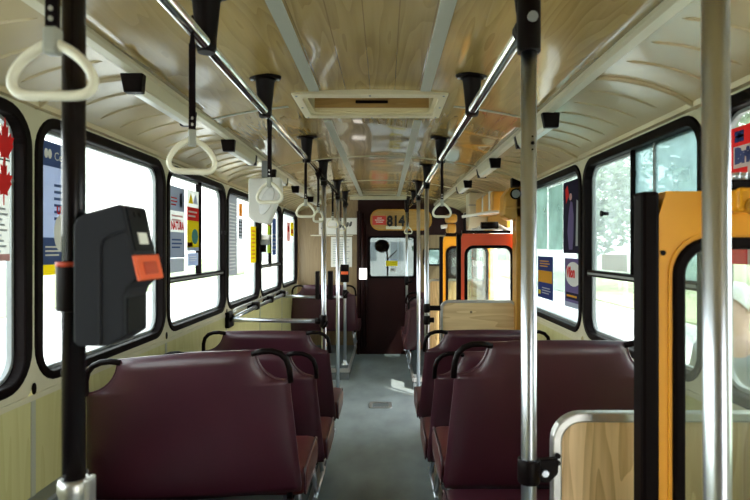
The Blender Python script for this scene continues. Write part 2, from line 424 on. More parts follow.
for i, sx in enumerate((-1, 1)):
    tb = MB(); tb.prism([(sx*.742, 2.074), (sx*.742, 2.060), (sx*.752, 2.050), (sx*.784, 2.048), (sx*.790, 2.066)], Y0, Y1, 'y')
    struct(tb.build('trim_%d' % (8+i), M['cream']))
# painted coves with pressed beads
for nm, sx in (('left', -1), ('right', 1)):
    k = 14; xx = [.77+.38*i/k for i in range(k+1)]
    cb = MB(); v = [(sx*x, y, side_z(x)+dz) for dz in (0, .02) for y in (Y0, Y1) for x in xx]; m = k+1; f = []
    for i in range(k): f += [(i, i+1, m+i+1, m+i), (2*m+i, 3*m+i, 3*m+i+1, 2*m+i+1)]
    cb.add(v, f, True)
    y = -.4
    j = 0
    while y < 8.0:
        big = (j % 7 == 0)
        xa, xb = (.80, 1.149) if big else (.83, 1.09)
        pts = [(sx*(xa+(xb-xa)*t/12), y, side_z(xa+(xb-xa)*t/12)-(.002 if big else -.001)) for t in range(13)]
        cb.tube(pts, .011 if big else [.002]+[.007]*11+[.002], 8)
        y += 1.21/7; j += 1
    struct(cb.build('ceiling_cove_'+nm, M['cove']))

# walls with window openings. bays: list of (y0, y1, kind)
bays_L = [(-2.7, -1.60, 'n'), (-1.60, -.40, 'n'), (-.40, .80, 's'), (.80, 2.01, 's'), (2.01, 3.23, 's'), (3.23, 4.46, 'd'), (4.46, 5.66, 's'), (5.66, 6.86, 'd'), (6.86, 8.07, 's')]  # unseen rear bays on both sides walled up to cut light
bays_R = [(-2.7, -1.2, 'n'), (-1.2, 0.0, 'open'), (.0, .68, 'n'), (.68, 1.965, 's'), (1.965, 3.20, 'd'), (3.20, 4.50, 's'), (4.50, 4.72, 'n'), (4.72, 6.05, 'open'), (6.05, 6.25, 'n'), (6.25, 7.2, 's'), (7.2, 8.07, 's')]
WZ0, WZ1 = 1.00, 1.935                    # outer edge of the rubber
widx = [0]
windows = {}
for side, bays in (('left', bays_L), ('right', bays_R)):
    sx = -1 if side == 'left' else 1
    wb = MB(); lw = MB(); seams = MB()
    a, bb = sx*WX, sx*(WX+.05)
    for (y0, y1, kd) in bays:
        if kd == 'open':
            wb.box(a, bb, y0, y1, 1.90, 2.06); continue
        lw.box(a, bb, y0, y1, -.08, .955)
        seams.box(a-sx*.004, a, y0-.012, y0+.012, .03, .955)
        if kd == 'n':
            wb.box(a, bb, y0, y1, .955, 2.06); continue
        g0, g1 = y0+.022, y1-.022
        inn = rrect(g0, g1, WZ0, WZ1, .13)
        outl = rect_loop(y0, y1, .955, 2.06)
        wb.ring(outl, inn, a, bb, 'x')
        widx[0] += 1
        W = struct(bpy.data.objects.new('window_%d' % widx[0], None)); C.objects.link(W); W.location = (sx*(WX+.02), (y0+y1)/2, WZ0)
        windows[(side, round(y0, 2))] = W
        gw = .030
        gb = MB(); gb.ring(rrect(g0-.012, g1+.012, WZ0-.012, WZ1+.012, .14), rrect(g0+gw, g1-gw, WZ0+gw-.008, WZ1-gw, .085), sx*(WX-.009), sx*(WX+.052), 'x')
        gb.build('rubber_seal', M['gasket'], W, True, bevel=.006)
        ab = MB(); ab.ring(rrect(g0+gw-.002, g1-gw+.002, WZ0+gw-.01, WZ1-gw+.002, .087), rrect(g0+gw+.012, g1-gw-.012, WZ0+gw+.004, WZ1-gw-.012, .075), sx*(WX+.032), sx*(WX+.050), 'x')
        ab.build('window_frame', M['grey'], W, True)
        gl = M['glass']
        if kd == 's':
            MB().prism(rrect(g0+gw, g1-gw, WZ0+gw-.008, WZ1-gw, .085), sx*(WX+.040), sx*(WX+.044), 'x').build('pane', gl if (side == 'left' or y0 < 1) else M['hazy2'], W, True)
        else:
            tz = 1.285 if side == 'left' else 1.335
            ym = (y0+y1)/2+(.05 if side == 'left' else .02)
            MB().prism(rrect(g0+gw, g1-gw, WZ0+gw-.008, tz, .06), sx*(WX+.040), sx*(WX+.044), 'x').build('pane', gl, W, True)
            MB().box(sx*(WX+.030), sx*(WX+.034), g0+gw, ym+.02, tz, WZ1-gw).build('sliding_pane', gl if side == 'left' else M['hazy'], W, True)
            MB().box(sx*(WX+.044), sx*(WX+.048), ym-.02, g1-gw, tz, WZ1-gw).build('sliding_pane', gl if side == 'left' else M['hazy2'], W, True)
            MB().box(sx*(WX+.004), sx*(WX+.050), g0+.03, g1-.03, tz-.016, tz+.016).build('transom', M['gasket'], W, True, bevel=.003)
            MB().box(sx*(WX+.001), sx*(WX+.005), g0+.05, g1-.05, tz-.006, tz+.005).build('transom_strip', M['grey'], W, True)
            MB().box(sx*(WX+.012), sx*(WX+.048), ym-.007, ym+.007, tz, WZ1-gw+.01).build('divider', M['gasket'], W, True, bevel=.002)
            kb = MB(); kz = 1.585 if side == 'left' else 1.64; ky = g1-gw-.03 if side == 'left' else g1-.30
            kb.tube([(sx*(WX+.016), ky, kz), (sx*(WX-.012), ky, kz)], .009, 10); kb.tube([(sx*(WX-.012), ky, kz), (sx*(WX-.02), ky, kz)], .015, 10)
            kb.build('latch_knob', M['black'], W, True)
            if side == 'right':
                MB().box(sx*(WX+.024), sx*(WX+.040), 2.40, 2.414, tz, WZ1-gw).build('pane_edge', M['grey'], W, True)
    struct(wb.build('wall_'+side, M['cream'], bevel=0)); struct(lw.build('wall_%s_lower' % side, M['panel']))
    struct(seams.build('trim_%d' % (10 if side == 'left' else 11), M['strip']))
    # sill moulding and top moulding
    tb = MB()
    tb.box(sx*(WX-.006), sx*WX, Y0, 4.72 if side == 'right' else Y1, .945, .965)
    struct(tb.build('trim_%d' % (12 if side == 'left' else 13), M['cream']))
    tb = MB(); tb.prism([(sx*1.152, 1.975), (sx*1.125, 1.975), (sx*1.13, 1.958), (sx*1.152, 1.955)], Y0, Y1, 'y'); struct(tb.build('trim_%d' % (14 if side == 'left' else 15), M['cove']))
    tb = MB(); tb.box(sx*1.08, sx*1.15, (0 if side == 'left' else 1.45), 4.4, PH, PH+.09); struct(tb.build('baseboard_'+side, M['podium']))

# pillar fasteners
fb = MB()
for y in (2.01, 3.23, 4.46, 5.66): fb.lathe([(.012, 0), (.012, .004)], (0, 0, 0), 12); fb.v[-24:] = [(-WX+.004-p[2]*0+(.0 if p[2] < .003 else .003), y+p[0], .985+p[1]*1.7) for p in fb.v[-24:]]
struct(fb.build('trim_16', M['gasket']))

# back end of the bus behind the camera, made solid to dim the seats
b = MB(); b.box(-1.2, 1.2, Y0-.05, Y0, -.08, 2.3); struct(b.build('wall_back', M['ply']))
# far end: partition to the cab
EY = Y1
def EXx(px): return X(px, EY)
def EZz(py): return Z(py, EY)
b = MB(); b.box(-1.2, EXx(358), EY, EY+.05, 0, 2.2); wf = struct(b.build('wall_front_left', M['ply']))
# dark middle with the cab window
b = MB(); x0, x1 = EXx(358), EXx(419); wz0, wz1 = EZz(277), EZz(237)
b.ring(rect_loop(x0, x1+.02, 0, 2.2), rrect(EXx(369), EXx(414.5), wz0, wz1, .035), EY-.02, EY+.05, 'y'); struct(b.build('wall_front', M['darkred']))
wn = struct(bpy.data.objects.new('window_30', None)); C.objects.link(wn); wn.location = (EXx(390), EY, wz0)
MB().ring(rrect(EXx(368), EXx(415.5), wz0-.014, wz1+.014, .045), rrect(EXx(370.3), EXx(413.5), wz0+.012, wz1-.012, .03), EY-.035, EY+.03, 'y').build('rubber_seal', M['gasket'], wn, True, bevel=.004)
MB().box(EXx(369), EXx(414.5), EY+.008, EY+.012, wz0, wz1).build('pane', M['cabglass'], wn, True)
# right portion: brown board with small window
b = MB(); wz0, wz1 = EZz(265), EZz(249)
b.ring(rect_loop(x1+.02, 1.2, 0, 2.2), rrect(EXx(423.5), EXx(445), wz0, wz1, .03), EY, EY+.05, 'y'); struct(b.build('wall_front_right', M['darkred']))
b = MB(); b.ring(rect_loop(EXx(420), EXx(447), EZz(292), EZz(235)), rrect(EXx(423.5), EXx(445), wz0, wz1, .03), EY-.012, EY, 'y'); struct(b.build('trim_17', M['ply']))
wn = struct(bpy.data.objects.new('window_31', None)); C.objects.link(wn); wn.location = (EXx(434), EY, wz0)
MB().ring(rrect(EXx(423), EXx(445.5), wz0-.01, wz1+.01, .035), rrect(EXx(425), EXx(444), wz0+.012, wz1-.012, .02), EY-.025, EY+.03, 'y').build('rubber_seal', M['gasket'], wn, True, bevel=.003)
MB().box(EXx(424), EXx(445), EY+.008, EY+.012, wz0, wz1).build('pane', M['hazy'], wn, True)
# door frame post and grey pipe on the dark wall
b = MB(); b.box(EXx(357), EXx(359.5), EY-.05, EY-.02, 0, 1.98); b.tube([(EXx(363), EY-.05, .1), (EXx(363), EY-.05, 1.95)], .022, 10); b.tube([(EXx(366), EY-.04, .1), (EXx(366), EY-.04, 1.8)], .014, 8)
struct(b.build('trim_18', M['darkred']))
b = MB(); b.box(EXx(352), EXx(405), 7.55, 7.62, 2.10, 2.145); struct(b.build('trim_19', M['cream'], bevel=.004))
# cab beyond: dark dashboard and windscreen frame
b = MB(); b.box(-1.2, 1.2, 9.3, 9.36, .0, .95); b.box(-1.2, -.9, 9.3, 9.36, .95, 2.2); b.box(.95, 1.2, 9.3, 9.36, .95, 2.2); b.box(-1.2, 1.2, 9.3, 9.36, 1.95, 2.2); struct(b.build('wall_front_outer', M['gasket']))
b = MB(); b.box(-1.25, 1.25, 8.1, 9.4, -.1, 0); struct(b.build('floor_cab', M['podium']))
b = MB(); b.box(-1.25, 1.25, 8.15, 9.36, 2.2, 2.25); struct(b.build('ceiling_cab', M['cream']))

# ------------------------------------------------------------ seats
def seat_back_mb(scoop=True):
    """double backrest, local origin at the bottom centre, 0.60 high, leaning towards -y"""
    rows = [(0, .436), (.03, .440), (.15, .430), (.3, .417), (.40, .408), (.455, .405)]
    for k in range(0, 9):
        a = PI/2*(1-k/8); rows.append((.60-.132*math.sin(a), .405-.135*math.cos(a)))
    rows[-1] = (.600, .270)
    rows = [(z, w) for z, w in rows]
    nU = 26; b = MB(); vs = []
    R = len(rows)
    for side in (0, 1):
        for i, (z, w) in enumerate(rows):
            for k in range(nU+1):
                u = -1+2*k/nU; u = math.copysign(abs(u)**.8, u)
                edge = (1-abs(u)**7)
                topf = min(1, ((.60-z)/.03))**.5 if z < .6 else 0
                botf = min(1, (z+.004)/.04)**.5
                th = (.006+.026*edge*min(topf, botf))*(1 if side == 0 else -1)
                crown = .012*(1-u*u) if False else 0
                zz = z+.006*(1-u*u)*(1 if i == R-1 else 0)
                vs.append((u*w, -th-.17*z+.05, zz+crown))
    N = (nU+1)
    fs = []
    for side in (0, 1):
        o = side*R*N
        for i in range(R-1):
            for k in range(nU): fs.append((o+i*N+k, o+i*N+k+1, o+(i+1)*N+k+1, o+(i+1)*N+k))
    o = R*N
    for i in range(R-1):
        fs += [(i*N, (i+1)*N, o+(i+1)*N, o+i*N), (i*N+nU, o+i*N+nU, o+(i+1)*N+nU, (i+1)*N+nU)]
    for k in range(nU):
        fs += [(k, k+1, o+k+1, o+k), ((R-1)*N+k, (R-1)*N+k+1, o+(R-1)*N+k+1, o+(R-1)*N+k)]
    b.add(vs, fs, True); return b
def lean(z): return -.17*z+.05
def cushion_mb(y0, y1, zt, x0=-.435, x1=.455):
    prof = []
    h = .13
    for (cy, cz, r, a0, a1) in ((y1-.06, zt-.06, .06, PI/2, 0), (y1-.05, zt-h+.045, .045, 0, -PI/2), (y0+.03, zt-h+.03, .03, -PI/2, -PI), (y0+.04, zt-.04-.012, .04, -PI, -1.5*PI)):
        for k in range(6):
            a = a0+(a1-a0)*k/5; prof.append((cy+r*math.cos(a), cz+r*math.sin(a)))
    b = MB(); xs = [x0, x0+.006, x0+.02, x0+.05, x1-.05, x1-.02, x1-.006, x1]; sc_ = [.62, .84, .95, 1, 1, .95, .84, .62]
    cy = (y0+y1)/2; cz = zt-h/2; n = len(prof); vs = []
    for x, s in zip(xs, sc_):
        for p in prof: vs.append((x, cy+(p[0]-cy)*(1-(1-s)*.3), cz+(p[1]-cz)*s))
    fs = [(i*n+k, i*n+(k+1) % n, (i+1)*n+(k+1) % n, (i+1)*n+k) for i in range(len(xs)-1) for k in range(n)]
    b.add(vs, fs, True); o = len(b.v)-len(xs)*n
    b.f += [tuple(o+k for k in range(n)), tuple(o+(len(xs)-1)*n+k for k in range(n))]; b.sm += [False, False]
    pip = []
    for xe in (x0+.006, x1-.006):
        pip.append([(xe, cy+(p[0]-cy)*.985, cz+(p[1]-cz)*.92) for p in prof])
    return b, pip
def make_seat(label, base, double=False, side=1, tilt=0.0):
    """bus seat; base = height of the backrest's lower edge above its mount. origin on the platform"""
    t = thing('bus_seat', label, 'seat')
    TM = Matrix(((1, 0, 0, 0), (0, 1, 0, 0), (tilt, 0, 1, 0), (0, 0, 0, 1)))
    bk = seat_back_mb().move(TM @ Matrix.Translation((0, 0, base))).build('backrest', M['vinyl'], t)
    for s in (-1, 1):
        pts = []
        for x, z in ((.258, .586), (.30, .594), (.338, .592), (.370, .580), (.393, .556), (.404, .52), (.408, .462)):
            pts.append((s*x, lean(z)-.004, base+z))
        MB().tube(pts, .012, 12).move(TM).build('grab_handle', M['black'], t)
        e = []
        for k in range(9):
            a = PI/2*(1-k/8); z = .60-.132*math.sin(a); x = .405-.135*math.cos(a); e.append((s*x, lean(z)-.001, base+z))
        MB().tube(e, .0065, 8).move(TM).build('edge_piping', M['vinyl'], t)
    def cush(y0, y1, zt, mt='vinyl2'):
        cb, pip = cushion_mb(y0, y1, zt, *((-.435, .455) if side > 0 else (-.450, .435)))
        c = cb.build('cushion', M[mt], t)
        for p in pip: MB().tube(p, .005, 6, closed=True).build('piping', M['vinyl'], c)
    cush(.075, .51, base+.12)
    if double: cush(-.50, .035, base+.02, 'vinyl')
    fr = MB()
    for x in (-.38, .39):
        fr.tube([(x, .06, base-.01), (x, .48, base-.01)], .014, 10)
        fr.tube([(x, .045, base+.35), (x, .055, base-.01)], .012, 10)
        if double: fr.tube([(x, .06, base-.01), (x, -.45, base-.11)], .014, 10)
    fr.tube([(-.38, .3, base-.01), (.39, .3, base-.01)], .012, 10)
    fr.build('seat_frame', M['black'], t)
    lx = .36*side
    for y in (.13, .42): MB().tube([(lx, y, base-.012), (lx+.03*side, y, 0.002)],   .013, 10).build('leg', M['steel'], t)
    if double: MB().tube([(lx, -.35, base-.09), (lx+.03*side, -.35, .002)], .013, 10).build('leg', M['steel'], t)
    MB().tube([(lx+.03*side, .05, .014), (lx+.03*side, .5, .014)], .012, 10).build('floor_rail', M['steel'], t)
    return t
SL, SR = -.697, .728
bA = .475-PH; bB = .335-PH
yA, yB, yC = 2.32, 3.05, 3.83
sA = make_seat('large burgundy double seat at the left, nearest on that side, below the ticket validator', bA-.020, True, 1, .066); sA.location = (SL-.010, yA, PH); sA.scale = (.985, 1, 1)
sAr = make_seat('nearest burgundy double seat on the right, partly behind the wooden screen', bA+.035, True, -1, .006); sAr.location = (SR-.0, yA-.03, PH); sAr.scale = (.975, 1, 1)
sB = make_seat('middle burgundy seat on the left, mostly hidden behind the nearest one', bB, False, 1); sB.location = (SL, yB, PH)
dup(sB, (SL, yC-.04, PH), 0, 'third burgundy seat from the front on the left, before the transverse grab rail')
sBr = make_seat('middle burgundy seat on the right, its dark grab handle showing past the nearest seat', bB, False, -1); sBr.location = (SR, yB, PH)
dup(sBr, (SR, yC, PH), 0, 'third burgundy seat on the right, in front of the pale wooden screen')
dup(sBr, (SR, 6.45, PH), 0, 'burgundy seat beyond the red and yellow doors, first after the doorway')
dup(sBr, (SR, 7.10, PH), 0, 'last burgundy seat on the right, next to the cab window')
dup(sB, (SL-.02, 7.5, PH+.06), 0, 'lone burgundy seat at the far left, against the brown partition')

# ------------------------------------------------------------ rails, poles, sockets
RX, RZ = .398, 1.997
def rail(x, y0, y1, label, bend=None):
    t = thing('ceiling_handrail', label, 'handrail', (x, y0, RZ))
    pts = [(0, 0, 0), (0, y1-y0, 0)] if not bend else [(0, 0, 0), (0, bend[0]-y0, 0), (bend[1], y1-y0, 0)]
    MB().tube(pts, .0165, 16).build('tube', M['chrome'], t)
    MB().tube([(pts[-1][0], y1-y0-.03, 0), (pts[-1][0], y1-y0+.03, 0)], .023, 12).build('end_cap', M['black'], t)
    return t
rail(-RX, -.6, 7.0, 'long chrome ceiling handrail on the left with hanging grips')
rail(RX, 1.37, 7.9, 'long chrome ceiling handrail on the right, starting at the steel pole', (6.6, -.05))
def socket():
    t = thing('ceiling_socket', 'x', 'bracket', (0, 0, 0), 0, None)
    top = side_z(RX)-RZ
    MB().lathe([(.022, -.022), (.026, -.01), (.026, .016), (.028, .03), (.036, top-.02), (.042, top-.009)], (0, 0, 0), 20).build('cone', M['black'], t)
    MB().lathe([(.060, top-.009), (.063, top-.004), (.063, top+.002)], (0, 0, 0), 24, 1.0, .62).build('flange', M['black'], t)
    for s in (-1, 1): MB().lathe([(.006, top-.014), (.006, top-.008)], (s*.05, 0, 0), 10).build('screw', M['steel'], t)
    return t
s0 = socket(); first = True
ord_ = ['nearest', 'second', 'third', 'fourth', 'fifth', 'sixth', 'seventh']
for side, ys in ((-1, (1.51, 2.25, 3.45, 4.38, 5.65, 6.75)), (1, (1.36, 2.23, 3.47, 4.6, 5.75, 6.7, 7.7))):
    for i, y in enumerate(ys):
        lab = 'black cone bracket holding the %s ceiling handrail, %s from the front' % ('left' if side < 0 else 'right', ord_[i])
        if first: s0.location = (side*RX, y, RZ); s0['label'] = lab; first = False
        else: dup(s0, (side*RX-(.045 if y > 7.5 else 0), y, RZ), 0, lab)

def pole(x, y, z0, z1, label, m='steel', r=.0175, collar=True, foot=True):
    t = thing('grab_pole', label, 'pole', (x, y, z0))
    MB().tube([(0, 0, 0), (0, 0, z1-z0)], r, 20).build('tube', M[m], t)
    if collar: MB().lathe([(r+.006, -.055), (r+.008, -.05), (r+.008, .028), (r+.005, .033)], (0, 0, z1-z0), 18).build('collar', M['black'], t)
    if foot: MB().lathe([(.045, 0), (.045, .006), (.03, .012), (.024, .03), (.02, .05)], (0, 0, 0), 18).build('foot', M['steel'], t)
    return t
# black pole with validator
pb = thing('black_grab_pole', 'black painted vertical pole at the left carrying the ticket validator', 'pole', (-RX+.003, .862, PH))
MB().tube([(0, 0, .93), (0, 0, RZ-PH)], .0162, 24).build('tube', M['blackpole'], pb)
MB().tube([(0, 0, 0), (0, 0, .93)], .0175, 20).build('lower_tube', M['steel'], pb)
MB().lathe([(.0205, .80), (.0205, .987), (.0225, .992), (.0225, 1.004), (.0195, 1.010)], (0, 0, 0), 24).build('sleeve', M['alu'], pb)
MB().box(.0195, .028, -.012, .012, .90, 1.012).build('sleeve_clamp', M['alu'], pb, bevel=.003)
MB().tube([(.006, -.024, .975), (.006, -.0195, .975)], .004, 8).build('screw', M['black'], pb)
MB().lathe([(.045, 0), (.045, .006), (.024, .03)], (0, 0, 0), 18).build('foot', M['steel'], pb)
MB().lathe([(.0245, -.05), (.0245, .03)], (0, 0, RZ-PH), 18).build('collar', M['black'], pb)
# right foreground poles
pr = pole(RX, 1.35, PH*0+.0, RZ-.0, 'steel vertical pole right of the aisle, clamped to the wooden screen', r=.0178, collar=False)
cb = MB(); cb.lathe([(.026, -.075), (.027, -.07), (.027, .05), (.022, .06)], (0, 0, RZ), 20); cb.tube([(-.002, 0, RZ-.005), (-.002, .06, RZ-.005)], .024, 14)
cb.build('clamp', M['black'], pr)
MB().lathe([(.012, -.004), (.012, .003)], (0, 0, 0), 16).move(Matrix.Translation((.002, -.029, RZ-.002)) @ Matrix.Rotation(PI/2, 4, 'X')).build('clamp_disc', M['grey'], pr)
for zz in (1.695, 1.71, 1.725): MB().tube([(.004, -.0195, zz), (.004, -.0165, zz)], .0045 if zz == 1.71 else .0022, 8).build('hole', M['black'], pr)
pnear = pole(X(721, .77), .77, 0, 2.10, 'thick steel pole nearest the camera on the right, in front of the yellow door', r=.0168, collar=False)
pnear.rotation_euler.y = -.0042
pole(-RX, 4.42, 0, RZ, 'steel pole on the left joined to the transverse grab rail')
pole(-RX, 5.72, 0, RZ, 'bright steel pole on the left with its foot standing at the aisle')
p3 = pole(-RX, 6.75, PH, RZ, 'farthest steel pole on the left carrying the small black validator')
pole(RX, 4.66, 0, RZ, 'steel pole on the right clamped to the far wooden screen')
pole(RX, 5.8, 0, RZ, 'slim steel pole on the right beyond the far wooden screen')
pole(RX-.045, 7.72, PH, RZ, 'farthest steel pole on the right in front of the cab window', r=.015)

# ------------------------------------------------------------ ticket validators
vx0, vx1 = X(72, .86), X(160, .86)
v = thing('ticket_validator', 'large dark grey ticket validator with orange slot on the black pole', 'ticket validator', (X(110, .86), .87, Z(345, .86)))
def vp(px, py): return (X(px, .825), Z(py, .825))
poly = [vp(73, 342), vp(73, 225), vp(76, 219), vp(86, 213), vp(124, 203), vp(147, 209), vp(151, 221), vp(159, 253), vp(158, 281), vp(131, 287), vp(128, 292), vp(128, 338), vp(110, 346), vp(80, 346)]
bodyp = [vp(75, 341), vp(75, 226), vp(78, 219), vp(88, 213), vp(121, 204), vp(124, 206), vp(129, 230), vp(134, 252), vp(138, 279), vp(128, 289), vp(125, 296), vp(125, 336), vp(108, 346), vp(80, 346)]
MB().prism(bodyp, .820, .902, 'y').build('body', M['valid'], v, True, bevel=.004, seg=3)
def vq(px, py): return vp(px, py)
MB().prism([vq(122, 208), vq(125.6, 207), vq(130.4, 230), vq(135, 251), vq(130, 251)], .828, .896, 'y').build('front_face', M['validdark'], v, True, bevel=.001)
MB().prism([vq(124, 298), vq(126.5, 298), vq(126.5, 334), vq(124, 336)], .830, .892, 'y').build('lower_front', M['validdark'], v, True, bevel=.002)
MB().prism([vq(133, 255), vq(137.5, 255), vq(143, 280), vq(139, 282)], .819, .904, 'y').build('ticket_slot', M['orange'], v, True, bevel=.002)
MB().prism([vq(137, 262), vq(140, 262), vq(143, 275), vq(139, 275)], .838, .885, 'y').build('slot_recess', M['orange2'], v, True, bevel=.001)
MB().prism([vq(130, 232), vq(132, 232), vq(134.6, 244), vq(132, 244)], .846, .876, 'y').build('display', M['white'], v, True, bevel=.0005)
for yy in (.850, .868): MB().tube([(vq(124, 214)[0], yy, vq(124, 214)[1]), (vq(128.2, 213)[0], yy, vq(128.2, 213)[1])], .0042, 10).build('indicator_lamp', M['black'], v, True)
MB().prism([vp(100, 345), vp(100, 245), vp(103, 238), vp(110, 234), vp(127, 229), vp(128, 232), vp(111, 237), vp(105, 241), vp(103, 247), vp(103, 345)], .817, .822, 'y').build('raised_edge', M['valid'], v, True, bevel=.002)
cb = MB(); cb.lathe([(.0215, -.035), (.0215, .035)], (-RX, .862, Z(287, .862)), 18); cb.box(-RX-.01, -RX+.04, .85, .875, Z(330, .862), Z(235, .862))
cb.build('pole_clamp', M['black'], v, True, bevel=.002)
MB().lathe([(.0222, -.0035), (.0222, .0035)], (-RX, .862, Z(264, .862)), 18).build('red_band', M['orange2'], v, True)

v = thing('ticket_validator', 'small black validator with red stripe on a far pole', 'ticket validator', (-RX, 6.75, Z(282, 6.75)))
MB().box(-.048, .048, -.075, -.02, 0, .205).build('body', M['black'], v, bevel=.008)
MB().box(-.042, .042, -.08, -.07, .09, .125).build('ticket_slot', M['orange'], v, bevel=.003)
MB().lathe([(.025, .05), (.025, .15)], (0, 0, 0), 14).build('pole_clamp', M['black'], v)
v = thing('ticket_punch', 'small grey ticket punch on the left window pillar', 'ticket punch', (-1.1, YL(262)-.05, Z(247, 5.6)))
MB().box(-.05, .035, -.04, .04, .02, .075).build('body', M['grey'], v, bevel=.01)
MB().prism([(-.04, .12), (.05, .12), (.03, .07), (-.04, .06)], -.035, .035, 'y').build('top', M['alu'], v, bevel=.005)
MB().box(-.045, .0, -.015, .015, -.05, .03).build('bracket', M['black'], v, bevel=.004)

# ------------------------------------------------------------ hanging straps
def ring_pts(w_=.058, h=.088):
    ctl = [(0, -.002), (.020, -.008), (.042, -.022), (.058, -.040), (.0625, -.055), (.055, -.068), (.036, -.073), (0, -.073)]
    P = [(x, z) for x, z in ctl] + [(-x, z) for x, z in reversed(ctl[1:-1])]
    # catmull smoothing
    o = []; n = len(P)
    for i in range(n):
        p0, p1, p2, p3 = P[i-1], P[i], P[(i+1) % n], P[(i+2) % n]
        for t in (0, .33, .66):
            o.append(tuple(.5*((2*p1[k])+(-p0[k]+p2[k])*t+(2*p0[k]-5*p1[k]+4*p2[k]-p3[k])*t*t+(-p0[k]+3*p1[k]-3*p2[k]+p3[k])*t**3) for k in (0, 1)))
    return o
def strap():
    t = thing('strap_handle', 'x', 'strap handle', (0, 0, 0))
    MB().tube([(x, 0, z-.245) for x, z in ring_pts()], .0072, 12, closed=True).build('grip', M['ring'], t)
    MB().box(-.011, .011, -.010, .010, -.262, -.225).build('collar', M['gp'], t, bevel=.004)
    b = MB(); b.box(-.0095, .0095, -.004, .004, -.228, -.035)
    b.add([(-.0095, -.004, -.05), (.0095, -.004, -.05), (.0095, .004, -.05), (-.0095, .004, -.05), (-.004, -.021, -.01), (.004, -.021, -.01), (.004, .021, -.01), (-.004, .021, -.01)], [(0, 1, 5, 4), (1, 2, 6, 5), (2, 3, 7, 6), (3, 0, 4, 7), (0, 3, 2, 1), (4, 5, 6, 7)])
    b.tube([(0, .0, -.02), (0, .018, -.012), (0, .021, 0), (0, .015, .016), (0, 0, .021), (0, -.015, .016), (0, -.021, 0), (0, -.018, -.012)], .0045, 6, closed=True, flat=2.2)
    b.build('strap', M['strap'], t)
    for z in (-.20, -.214): MB().tube([(0, -.0065, z), (0, -.003, z)], .0035, 8).build('rivet', M['alu'], t)
    return t
h0 = strap(); h0.location = (-RX+.007, .80, RZ); h0.scale = (.90, 1, 1.0)
h0['label'] = 'cream hanging strap handle beside the black pole, nearest at top left'
for x, y, r, lab in ((-RX, 1.40, .35, 'cream strap handle on a long black strap, second from the left front'),
                     (-RX, 2.34, -.2, 'cream strap handle hanging in front of the white box'),
                     (-RX, 3.40, .25, 'cream strap handle before the brown partition, left of the first far pole'),
                     (-RX, 4.05, 1.0, 'cream strap handle turned sideways just left of the first far pole'),
                     (-RX, 5.15, .5, 'small far cream strap handle on the left, between the two steel poles'),
                     (-RX, 6.1, .2, 'smallest cream strap handle on the left rail, before the whiteboard'),
                     (RX, 3.41, .1, 'cream strap handle hanging alone from the right rail above the yellow door'),
                     (RX-.04, 7.35, .4, 'tiny far cream strap handle in front of the route number board')):
    q = dup(h0, (x, y, RZ), r, lab); q.scale = (.84, 1, 1.08)

# ------------------------------------------------------------ roof hatch
t = thing('roof_hatch', 'cream framed roof hatch with brown wooden lid in the ceiling', 'roof hatch', (0, 2.78, 2.15))
fz = 2.15
b = MB(); b.ring(rrect(-.36, .36, 2.50, 3.06, .01, 3), rrect(-.32, .32, 2.575, 3.0, .03, 3), fz-.022, fz+.004, 'z'); M['hatchframe'] = mat('hatch_frame_cream', (.66, .58, .38), .35); b.build('frame', M['hatchframe'], t, True, bevel=.004)
b = MB()
b.ring(rrect(-.322, .322, 2.573, 3.002, .03, 3), rrect(-.30, .30, 2.60, 2.97, .03, 3), fz-.01, fz+.012, 'z')
b.ring(rrect(-.335, .335, 2.56, 3.0, .03, 3), rrect(-.30, .30, 2.60, 2.96, .02, 3), fz, fz+.085, 'z')
M['hatchcream'] = mat('hatch_cream', (.72, .62, .36), .35)
b.build('well', M['hatchcream'], t, True)
MB().box(-.33, .33, 2.56, 3.0, fz+.07, fz+.085).build('lid', M['hatchwood'], t, True)
MB().box(-.31, .31, 2.945, 2.962, fz+.01, fz+.072).build('wood_edge', M['hatchwood'], t, True)
MB().box(-.085, .085, 2.935, 2.946, fz+.03, fz+.045).build('grip_slot', M['black'], t, True, bevel=.004)
b = MB()
for x, y in ((-.34, 2.53), (0, 2.52), (.34, 2.53), (-.342, 2.78), (.342, 2.78), (-.34, 3.03), (0, 3.04), (.34, 3.03)): b.lathe([(.005, -.026), (.006, -.02)], (x, y, fz), 8)
b.build('screws', M['grey'], t, True)

t.scale = (.94, .82, 1); t.location.y = 2.73
# ------------------------------------------------------------ ceiling lamps
def lamp():
    t = thing('ceiling_lamp', 'x', 'ceiling lamp')
    MB().prism([(-.034, 0), (.034, 0), (.030, -.045), (-.022, -.045)], 0.02, .53, 'y').build('housing', M['cream'], t, bevel=.003)
    MB().prism([(-.020, -.044), (.028, -.044), (.020, -.062), (-.010, -.062)], 0.03, .52, 'y').build('diffuser', M['frost'], t, bevel=.004)
    for y in (0, .53):
        MB().prism([(-.038, .002), (.038, .002), (.033, -.062), (-.026, -.062)], y-.012, y+.022, 'y').build('end_cap', M['black'], t, bevel=.004)
    return t
l0 = lamp(); k = 0
for sx, ys in ((-1, (1.94, 3.12, 4.3, 5.45, 6.55)), (1, (2.5, 3.76, 5.0))):
    for i, y in enumerate(ys):
        lab = 'slim ceiling lamp box with black end caps, %s from the front on the %s' % (ord_[i], 'left' if sx < 0 else 'right')
        if k == 0: l0.location = (sx*.775, y, 2.048); l0['label'] = lab; k = 1
        else: dup(l0, (sx*.775, y, 2.048), 0, lab)

